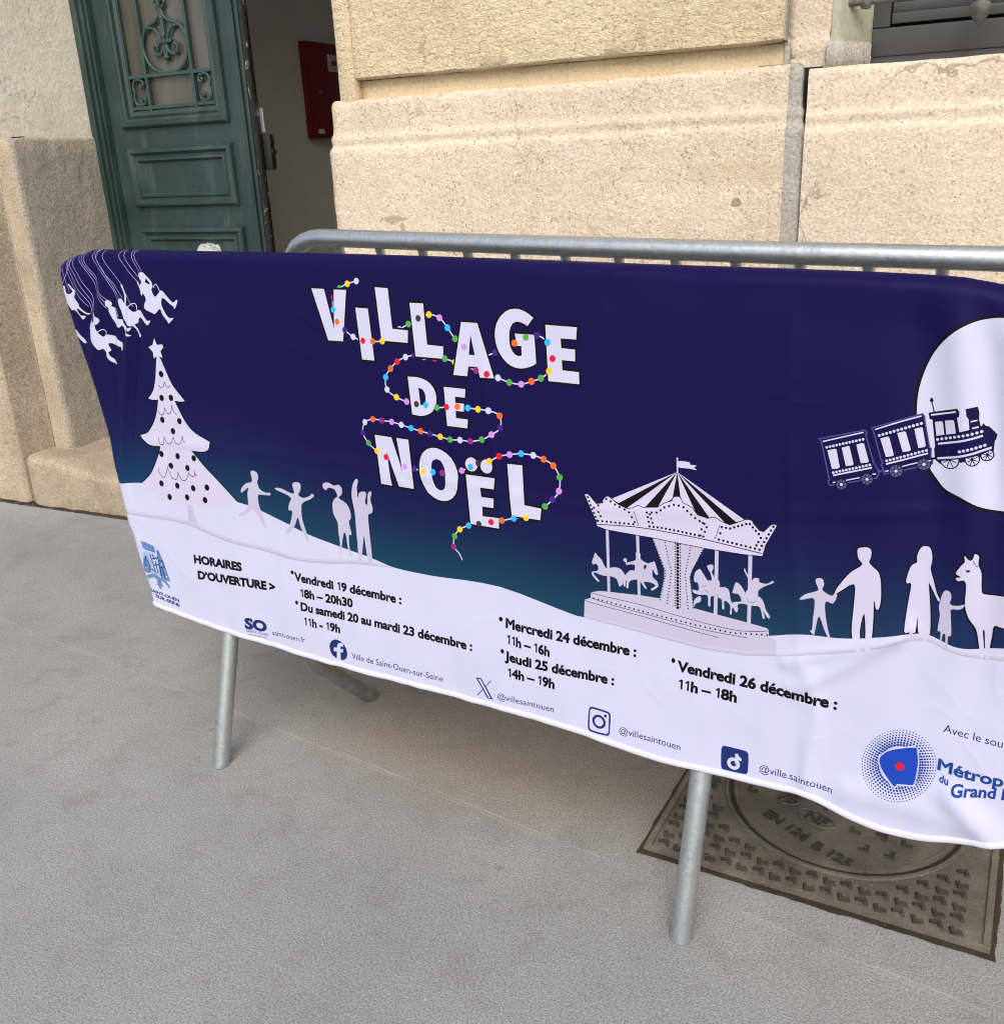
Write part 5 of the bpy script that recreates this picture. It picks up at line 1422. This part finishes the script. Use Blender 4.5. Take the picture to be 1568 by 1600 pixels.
def relief(P):
    u, v = P[:, 0], P[:, 1]
    h = 0.0035 * vnoise(P, 3.2, 4.5, 1.3) + 0.0016 * vnoise(P, 11, 8, 5.1) + 0.0005 * vnoise(P, 34, 26, 2.2)
    # hanging folds near the left end
    x, lo, hi = line_x(P, 'valley')
    h += -0.006 * np.exp(-((u - x) / 0.012) ** 2) * fade(v, lo, hi + .05, 0.03)
    h += 0.006 * np.exp(-((u - x - 0.035) / 0.022) ** 2) * fade(v, lo - .15, hi, 0.04)
    h += 0.007 * np.exp(-((u - x + 0.045) / 0.026) ** 2) * fade(v, lo - .1, hi, 0.05)
    x, lo, hi = line_x(P, 'f2')
    h += 0.007 * np.exp(-((u - x) / 0.009) ** 2) * fade(v, lo, hi, 0.05) - 0.006 * np.exp(-((u - x - .022) / 0.010) ** 2) * fade(v, lo, hi, 0.06)
    x, lo, hi = line_x(P, 'f3')
    h += -0.006 * np.exp(-((u - x) / 0.009) ** 2) * fade(v, lo, hi, 0.05)
    # soft hanging folds at the right end
    x, lo, hi = line_x(P, 'r1')
    h += -0.008 * np.exp(-((u - x) / 0.030) ** 2) * fade(v, lo - .1, hi + .2, 0.06) + 0.007 * np.exp(-((u - x - .05) / 0.030) ** 2) * fade(v, lo - .2, hi + .2, 0.06)
    x, lo, hi = line_x(P, 'r2')
    h += -0.009 * np.exp(-((u - x) / 0.022) ** 2) * fade(v, lo - .1, hi + .2, 0.06) + 0.009 * np.exp(-((u - x - .04) / 0.024) ** 2) * fade(v, lo - .2, hi + .2, 0.06)
    # fold lines from packing
    for nm, a, w_ in (('c1', 0.0022, 0.009), ('c2', 0.0018, 0.009), ('c3', 0.0015, 0.009)):
        x, lo, hi = line_x(P, nm)
        h += a * np.exp(-((u - x) / w_) ** 2) * fade(v, lo - .02, hi + .05, 0.03) * (0.6 + 0.8 * vnoise(P, 3, 9, 7.7))
    # creases along polylines
    for nm, a, w_ in (('h1', 0.0016, 0.010), ('w1', 0.0048, 0.013), ('w2', 0.0038, 0.012), ('w3', 0.0045, 0.014), ('b1', 0.005, 0.022), ('b2', 0.012, 0.020), ('w4', 0.004, 0.013), ('w5', 0.0014, 0.010)):
        L = catmull(U(FOLD[nm]))
        d = seg_dist(P, L[:-1], L[1:])
        h += a * np.exp(-(d / w_) ** 2)
    # waviness of the loose lower edge
    lo = np.interp(u, bot[:, 0], bot[:, 1])
    h += np.exp(-((v - lo) / 0.05)) * (0.004 * vnoise(np.c_[u, u * 0], 7, 1, 3.3) + 0.002 * vnoise(np.c_[u, u * 0], 26, 1, 9.3))
    return h
def surf(P):
    e_ = seg_dist(P, segA, segB)
    c = np.clip(RR - e_, 0, RR)
    rnd = RR - np.sqrt(np.maximum(RR ** 2 - c ** 2, 0))
    k = np.clip((e_ - 0.012) / 0.055, 0, 1)
    off = A0 + A1 * P[:, 1] - relief(P) * k + rnd
    return off
def to3(P, off):
    return [tuple(P0 + DU * float(a) + DN * float(o) + Vector((0, 0, float(b)))) for (a, b), o in zip(P, off)]

# ---- art layers
LAY = []          # (colour, rule, contours)
SEGS = []         # contours whose edges go into the triangulation
def area(P):
    x, y = P[:, 0], P[:, 1]
    return 0.5 * float(np.sum(x * np.roll(y, -1) - np.roll(x, -1) * y))
def grow(P, d):
    s_ = 1 if area(P) > 0 else -1
    n = len(P)
    out = []
    for i in range(n):
        a, b, c = P[i - 1], P[i], P[(i + 1) % n]
        t1 = (b - a) / max(1e-9, np.hypot(*(b - a))); t2 = (c - b) / max(1e-9, np.hypot(*(c - b)))
        n1 = np.array([t1[1], -t1[0]]) * s_; n2 = np.array([t2[1], -t2[0]]) * s_
        m_ = n1 + n2
        l = np.hypot(*m_)
        m_ = n1 if l < 0.2 else m_ / l
        k = max(0.5, float(m_ @ n1))
        out.append(b + m_ * d / k)
    return np.array(out)
def layer(col, conts, rule='nz'):
    LAY.append((col, rule, conts)); SEGS.extend(conts)
def circle(c, r, n=10):
    t = np.arange(n) * 2 * math.pi / n + 0.3
    return np.c_[c[0] + r * np.cos(t), c[1] + r * np.sin(t)]
def stroke_poly(P, w):
    n = len(P)
    Lp, Rp = [], []
    for i in range(n):
        a = P[i] - P[i - 1] if i else P[1] - P[0]
        b = P[i + 1] - P[i] if i < n - 1 else a
        t = a / max(1e-9, np.hypot(*a)) + b / max(1e-9, np.hypot(*b))
        t = t / max(1e-9, np.hypot(*t))
        nn = np.array([-t[1], t[0]]) * w / 2
        Lp.append(P[i] + nn); Rp.append(P[i] - nn)
    return np.array(Lp + Rp[::-1])
def inside(P, conts, rule='nz'):
    w_ = np.zeros(len(P), int)
    for C in conts:
        A_, B_ = C, np.roll(C, -1, axis=0)
        for (ax, ay), (bx, by) in zip(A_, B_):
            if ay == by: continue
            up_ = (ay <= P[:, 1]) & (by > P[:, 1]); dn = (ay > P[:, 1]) & (by <= P[:, 1])
            if not (up_.any() or dn.any()): continue
            xi = ax + (P[:, 1] - ay) / (by - ay) * (bx - ax)
            w_ += np.where(up_ & (xi > P[:, 0]), 1, 0) - np.where(dn & (xi > P[:, 0]), 1, 0)
    return (w_ % 2 != 0) if rule == 'eo' else (w_ != 0)
# glyph outlines from the built-in font
GL = {}
def glyph(ch, bold):
    key = (ch, bold)
    if key in GL: return GL[key]
    def cur(body):
        cu = bpy.data.curves.new('glyph', 'FONT')
        cu.body = body; cu.size = 1; cu.dimensions = '2D'; cu.fill_mode = 'NONE'; cu.resolution_u = 3
        cu.offset = 0
        ob = bpy.data.objects.new('glyph', cu)
        SC.collection.objects.link(ob)
        me = bpy.data.meshes.new_from_object(ob.evaluated_get(bpy.context.evaluated_depsgraph_get()))
        vs = [v.co.xy.copy() for v in me.vertices]; es = [tuple(e_.vertices) for e_ in me.edges]
        bpy.data.objects.remove(ob); bpy.data.curves.remove(cu); bpy.data.meshes.remove(me)
        return vs, es
    if ch == ' ':
        GL[key] = ([], 0.26); return GL[key]
    if ch == '1':
        w_ = {0: 0.07, 1: 0.125, 2: 0.14, 3: 0.11}[bold]; H_ = 0.70
        x1 = 0.33
        P = np.array([[x1 - w_, 0], [x1, 0], [x1, H_], [x1 - w_ * 0.85, H_], [0.06, H_ - 0.15], [0.06 + w_ * 0.45, H_ - 0.15 - w_ * 0.85], [x1 - w_, H_ - w_ * 1.15]])
        GL[key] = ([P], 0.42); return GL[key]
    vs, es = cur(ch)
    nxt = {}
    for a, b in es:
        nxt.setdefault(a, []).append(b); nxt.setdefault(b, []).append(a)
    seen, loops = set(), []
    for s0_ in range(len(vs)):
        if s0_ in seen or s0_ not in nxt: continue
        lp, c, p = [s0_], s0_, None
        seen.add(s0_)
        while True:
            ns = [q for q in nxt[c] if q not in seen]
            if not ns: break
            p, c = c, ns[0]
            seen.add(c); lp.append(c)
        if len(lp) > 2:
            loops.append(np.array([[vs[q].x, vs[q].y] for q in lp]))
    gw = {0: 0.004, 1: 0.047, 2: 0.060, 3: 0.034}[bold]
    out = []
    for lp in loops:
        depth = sum(1 for q in loops if q is not lp and inside(lp[:1], [q], 'eo')[0])
        out.append(grow(lp, gw if depth % 2 == 0 else -gw))
    loops = out
    a2, _ = cur('H' + ch + 'H'); a1, _ = cur('HH')
    adv = max(v.x for v in a2) - max(v.x for v in a1)
    GL[key] = (loops, adv); return GL[key]
CAPH = 0.70
def put_text(s_, bold, cap, col, flat):
    B = U(flat)
    B = catmull(B, 8) if len(B) > 2 else B
    d = np.r_[0, np.cumsum(np.hypot(*np.diff(B, axis=0).T))]
    size = cap / 1e4 / CAPH
    gl = [glyph(c, bold) for c in s_]
    tot = sum(g[1] for g in gl)
    sx = d[-1] / tot
    x = 0.0
    for loops, adv in gl:
        x0 = x * sx
        if loops:
            xm = x0 + adv * sx / 2
            base = np.array([np.interp(xm, d, B[:, 0]), np.interp(xm, d, B[:, 1])])
            b2 = np.array([np.interp(min(d[-1], xm + .004), d, B[:, 0]), np.interp(min(d[-1], xm + .004), d, B[:, 1])])
            b1 = np.array([np.interp(max(0, xm - .004), d, B[:, 0]), np.interp(max(0, xm - .004), d, B[:, 1])])
            t = (b2 - b1) / max(1e-9, np.hypot(*(b2 - b1)))
            cs = []
            for lp in loops:
                lx = lp[:, 0] * sx - adv * sx / 2
                q = base + lx[:, None] * t + np.c_[np.zeros(len(lp)), lp[:, 1] * size]
                cs.append(q)
            layer(col, cs, 'eo')
        x += adv
for it in ART:                       # printed dark edges of the silhouettes lie under the snow
    if it[0] == 'C' and it[2]:
        layer('K', [grow(catmull(U(it[3][0]), 3, True), it[2] / 1e4)])
for it in ART:
    k = it[0]
    if k in 'PC':
        col, ow, cs = it[1], it[2], [U(c) for c in it[3]]
        if k == 'C': cs = [catmull(c, 3, True) for c in cs]
        if ow and k == 'P':
            layer(it[4] if len(it) > 4 else 'K', [grow(cs[0], ow / 1e4)])
        layer(col, cs, 'nz' if len(cs) == 1 else 'eo')
    elif k == 'X':
        col, ow, cs = it[1], it[2] / 1e4, [U(c) for c in it[3]]
        layer('K', [grow(cs[0], ow)] + [grow(c, -ow * 0.5) for c in cs[1:]], 'eo')
        layer('I', [grow(cs[0], 0.0007)], 'eo')
        layer('K', cs[1:], 'nz') if len(cs) > 1 else None
        if len(cs) > 1: layer('N', [grow(c, -ow * 0.5) for c in cs[1:]], 'nz')
        layer(col, cs, 'eo')
    elif k == 'S':
        P = U(it[4])
        if it[3]: P = catmull(P, 4)
        layer(it[1], [stroke_poly(P, it[2] / 1e4)])
    elif k == 'D':
        P = resample(U(it[4]), 1e9) if False else U(it[4])
        d = np.r_[0, np.cumsum(np.hypot(*np.diff(P, axis=0).T))]
        for t in np.linspace(0, d[-1], it[3]):
            layer(it[1], [circle((np.interp(t, d, P[:, 0]), np.interp(t, d, P[:, 1])), it[2] / 1e4, 7)])
    elif k == 'O':
        layer(it[1], [circle(U(it[3])[0], it[2] / 1e4, 24 if it[2] > 75 else 14)])
    elif k == 'T':
        put_text(*it[1:])

# ---- triangulate everything at once
pts, edges = [], []
def add_loop(P, closed=True):
    b = len(pts)
    pts.extend((float(a) * 10, float(c) * 10) for a, c in P)
    n = len(P)
    edges.extend((b + i, b + (i + 1) % n) for i in range(n if closed else n - 1))
add_loop(outline)
ctr = np.array([0.52, 0.7])
for ins in (0.0012, 0.0035, 0.0075, 0.013, 0.020, 0.028):
    P = []
    for i in range(len(wrapline)):
        a = wrapline[max(0, i - 1)]; b = wrapline[min(len(wrapline) - 1, i + 1)]
        t = (b - a) / np.hypot(*(b - a))
        P.append(wrapline[i] + np.array([t[1], -t[0]]) * ins)
    pts.extend((float(a) * 10, float(c) * 10) for a, c in P)
for P in SEGS:
    add_loop(P)
gx = np.arange(outline[:, 0].min() + 0.008, outline[:, 0].max(), 0.0082)
gz = np.arange(outline[:, 1].min() + 0.004, outline[:, 1].max(), 0.0082)
rng = np.random.RandomState(3)
G = np.array([(a + (0.0041 if j % 2 else 0), b) for j, b in enumerate(gz) for a in gx])
# finer rows where the folds at the left are tight
G2 = np.array([(a, b) for b in np.arange(0.62, 1.07, 0.009) for a in np.arange(-0.47, -0.28, 0.006)])
G = np.vstack([G, G2])
G = G[inside(G, [outline])]
pts.extend((float(a) * 10, float(b) * 10) for a, b in G)
res = delaunay_2d_cdt([Vector(p) for p in pts], edges, [], 0, 1e-6, False)
V2 = np.array([[v.x, v.y] for v in res[0]]) / 10
F2 = [tuple(f) for f in res[2] if len(f) >= 3]
C2 = np.array([V2[list(f)].mean(axis=0) for f in F2])
keep = inside(C2, [outline])
F2 = [f for f, k in zip(F2, keep) if k]; C2 = C2[keep]
COLS = {'N': None, 'W': (.48, .482, .63), 'V': (.475, .46, .605), 'G': (.415, .395, .52), 'A': (.485, .475, .605), 'B': (.435, .425, .54), 'E': (.37, .36, .465), 'K': (.006, .005, .007), 'I': (.54, .51, .50),
        'L': (.36, .32, .62), 'T': (.060, .052, .20), 'U': (.075, .07, .21), 'D': (.012, .025, .12), 'M': (.012, .045, .22), 'Q': (.012, .05, .36), 'r': (.58, .012, .03), 'y': (.85, .48, .015), 'g': (.07, .31, .05),
        'b': (.03, .36, .68), 'o': (.72, .12, .02), 'p': (.05, .016, .17), 'v': (.48, .22, .60), 'm': (.22, .02, .16), 'k': (.05, .025, .045), 'c': (.10, .19, .36), 'a': (.30, .37, .56), 's': (.12, .22, .33)}
order = list(COLS)
ci = np.zeros(len(F2), int)
lim = np.c_[C2]
for col, rule, conts in LAY:
    A_ = np.vstack(conts)
    lo, hi = A_.min(axis=0), A_.max(axis=0)
    sel = np.where((C2[:, 0] >= lo[0]) & (C2[:, 0] <= hi[0]) & (C2[:, 1] >= lo[1]) & (C2[:, 1] <= hi[1]))[0]
    if len(sel) == 0: continue
    ins = inside(C2[sel], conts, rule)
    ci[sel[ins]] = order.index(col)
used = sorted({i for f in F2 for i in f})
remap = {o: i for i, o in enumerate(used)}
V2 = V2[used]
F2 = [tuple(remap[i] for i in f) for f in F2]
off = surf(V2)

def cloth(name, col):
    m, N, L, p = new_mat(name, 0.5, 0, 0.08)
    p.inputs['Sheen Weight'].default_value = 0.0
    p.inputs['Sheen Roughness'].default_value = 0.4
    if col is None:
        uvn = N.new('ShaderNodeUVMap'); uvn.uv_map = 'print'
        sx = N.new('ShaderNodeSeparateXYZ')
        L.new(uvn.outputs[0], sx.inputs[0])
        teal = ramp(N, L, sx.outputs['X'], [(0.0, (0.003, 0.032, 0.105)), (0.22, (0.007, 0.038, 0.082)), (0.72, (0.008, 0.044, 0.076)), (0.92, (0.009, 0.020, 0.070)), (1.0, (0.010, 0.011, 0.065))])
        fac = ramp(N, L, math_n(N, L, 'DIVIDE', sx.outputs['Y'], 0.36), [(0.0, g3(1)), (0.10, g3(0.72)), (0.30, g3(0.20)), (0.58, g3(0))])
        c = mixc(N, L, fac, (0.0068, 0.0040, 0.050), teal)
        L.new(c, p.inputs['Base Color'])
    else:
        p.inputs['Base Color'].default_value = (*col, 1)
    v = coords(N, L)
    wv = N.new('ShaderNodeTexNoise')
    wv.inputs['Scale'].default_value = 7; wv.inputs['Detail'].default_value = 1.5; wv.inputs['Roughness'].default_value = 0.4
    L.new(v, wv.inputs['Vector'])
    # creases left by folding and handling
    cr_ = tex_noise(N, L, coords(N, L, (1, 1, 1.35)), 3.6, 2, 0.4, 0.35)
    cr_ = ramp(N, L, math_n(N, L, 'ABSOLUTE', math_n(N, L, 'SUBTRACT', cr_, 0.5)), [(0.0, g3(1)), (0.022, g3(0.25)), (0.05, g3(0))])
    cr_ = math_n(N, L, 'MULTIPLY', cr_, ramp(N, L, tex_noise(N, L, v, 3.1, 3), [(0.45, g3(0)), (0.65, g3(1))]))
    hh = math_n(N, L, 'ADD', wv.outputs['Fac'], math_n(N, L, 'MULTIPLY', cr_, 0.14))
    bump(N, L, p, hh, 0.007, 0.75)
    return m
bn = empty('printed_banner', tuple(W3(0.5, 0.1, 0.27)), 'navy and white printed fabric banner draped over the front crowd barrier', 'banner')
fb = MB()
fb.v = to3(V2, off)
fb.f = list(F2)
fb.mi = [int(c) for c in ci]
# return of the cloth over the rail and round the ends
nb_ = len(fb.v)
rows_ = []
tv = []
for i in range(len(wrapline)):
    a = wrapline[max(0, i - 1)]; b = wrapline[min(len(wrapline) - 1, i + 1)]
    t = (b - a) / np.hypot(*(b - a))
    tv.append(np.array([t[1], -t[0]]))
tv = np.array(tv)
base_off = A0 + A1 * wrapline[:, 1] + RR
ring_ids = []
for k in range(0, 9):
    if k <= 5:
        a = math.pi / 2 * k / 5
        ins, oo = RR * (1 - math.cos(a)), RR * math.sin(a)
    else:
        ins, oo = RR + 0.03 * (k - 5), RR
    P = wrapline + tv * ins
    fb_v = to3(P, base_off + oo)
    ring_ids.append(range(len(fb.v), len(fb.v) + len(fb_v)))
    fb.v += fb_v
hill_v = lambda P: np.interp(P[:, 0], HILL[:, 0], HILL[:, 1])
HILL = U(HILLPX)
white_i, navy_i = order.index('W'), 0
for k in range(8):
    for i in range(len(wrapline) - 1):
        fb.f.append((ring_ids[k][i], ring_ids[k][i + 1], ring_ids[k + 1][i + 1], ring_ids[k + 1][i]))
        mid = (wrapline[i] + wrapline[i + 1]) / 2
        fb.mi.append(white_i if mid[1] < np.interp(mid[0], HILL[:, 0], HILL[:, 1]) else navy_i)
allP = np.vstack([V2] + [wrapline + tv * 0.0 for k in range(9)])
fo = fb.build('printed_fabric', [cloth('banner_print_%d' % i, COLS[c]) for i, c in enumerate(order)], bn, True, None, recalc=False)
me = fo.data
uvl = me.uv_layers.new(name='print')
uu = (allP[:, 0] + 0.47) / (RU + 0.47)
vv = np.clip(allP[:, 1] - hill_v(allP), 0, None)
li = np.zeros(len(me.loops), dtype=np.int32)
me.loops.foreach_get('vertex_index', li)
uvl.data.foreach_set('uv', np.c_[uu[li], vv[li]].astype(np.float32).ravel())
# smooth shading normals taken from the cloth's own curved surface
EPS = 0.0012
cl = V2.copy()
du_ = (surf(cl + [EPS, 0]) - surf(cl - [EPS, 0])) / (2 * EPS)
dv_ = (surf(cl + [0, EPS]) - surf(cl - [0, EPS])) / (2 * EPS)
NR = []
DUv, DNv, Zv = np.array(DU), np.array(DN), np.array([0, 0, 1.0])
e0 = seg_dist(V2, segA, segB)
for a, b in zip(du_, dv_):
    nn = -DNv + DUv * a + Zv * b
    NR.append(nn / np.linalg.norm(nn))
near = np.where(e0 < 0.003)[0]
for q in near:                       # at the turn the surface faces straight out of the edge
    j_ = int(np.argmin(np.hypot(*(wrapline - V2[q]).T)))
    t_ = math.acos(max(0.0, min(1.0, (RR - e0[q]) / RR)))
    o_ = -(DUv * tv[j_][0] + Zv * tv[j_][1])
    nn = o_ * math.cos(t_) - DNv * math.sin(t_)
    NR[q] = nn / np.linalg.norm(nn)
for k in range(9):
    a = math.pi / 2 * min(k, 5) / 5
    for t in tv:
        nn = -(DUv * t[0] + Zv * t[1]) * math.cos(a) + DNv * math.sin(a)
        NR.append(nn / np.linalg.norm(nn))
me.normals_split_custom_set_from_vertices([tuple(map(float, q)) for q in NR])
# hem along the lower edge
hb = resample(bot, 0.012)
ho = surf(hb)
hm = MB()
pp = [Vector(p) + Vector((0, 0, 0.001)) - DN * 0.0005 for p in to3(hb, ho)]
V, F = [], []
hp = [(-0.0010, 0.0070), (-0.0022, 0.0055), (-0.0024, -0.001), (-0.0012, -0.0032), (0.0006, -0.0034), (0.0016, -0.002), (0.0016, 0.007)]
for i, p in enumerate(pp):
    jit = 0.0008 * noise.noise(Vector((i * 0.35, 0, 0)))
    for (a, b) in hp:
        V.append(p + DN * a + Vector((0, 0, b + jit)))
m_ = len(hp)
for i in range(len(pp) - 1):
    for j in range(m_):
        j2 = (j + 1) % m_
        F.append((i * m_ + j, (i + 1) * m_ + j, (i + 1) * m_ + j2, i * m_ + j2))
hm.add(V, F)
hm.build('hem', cloth('banner_hem', (.60, .60, .70)), bn, True, 70)
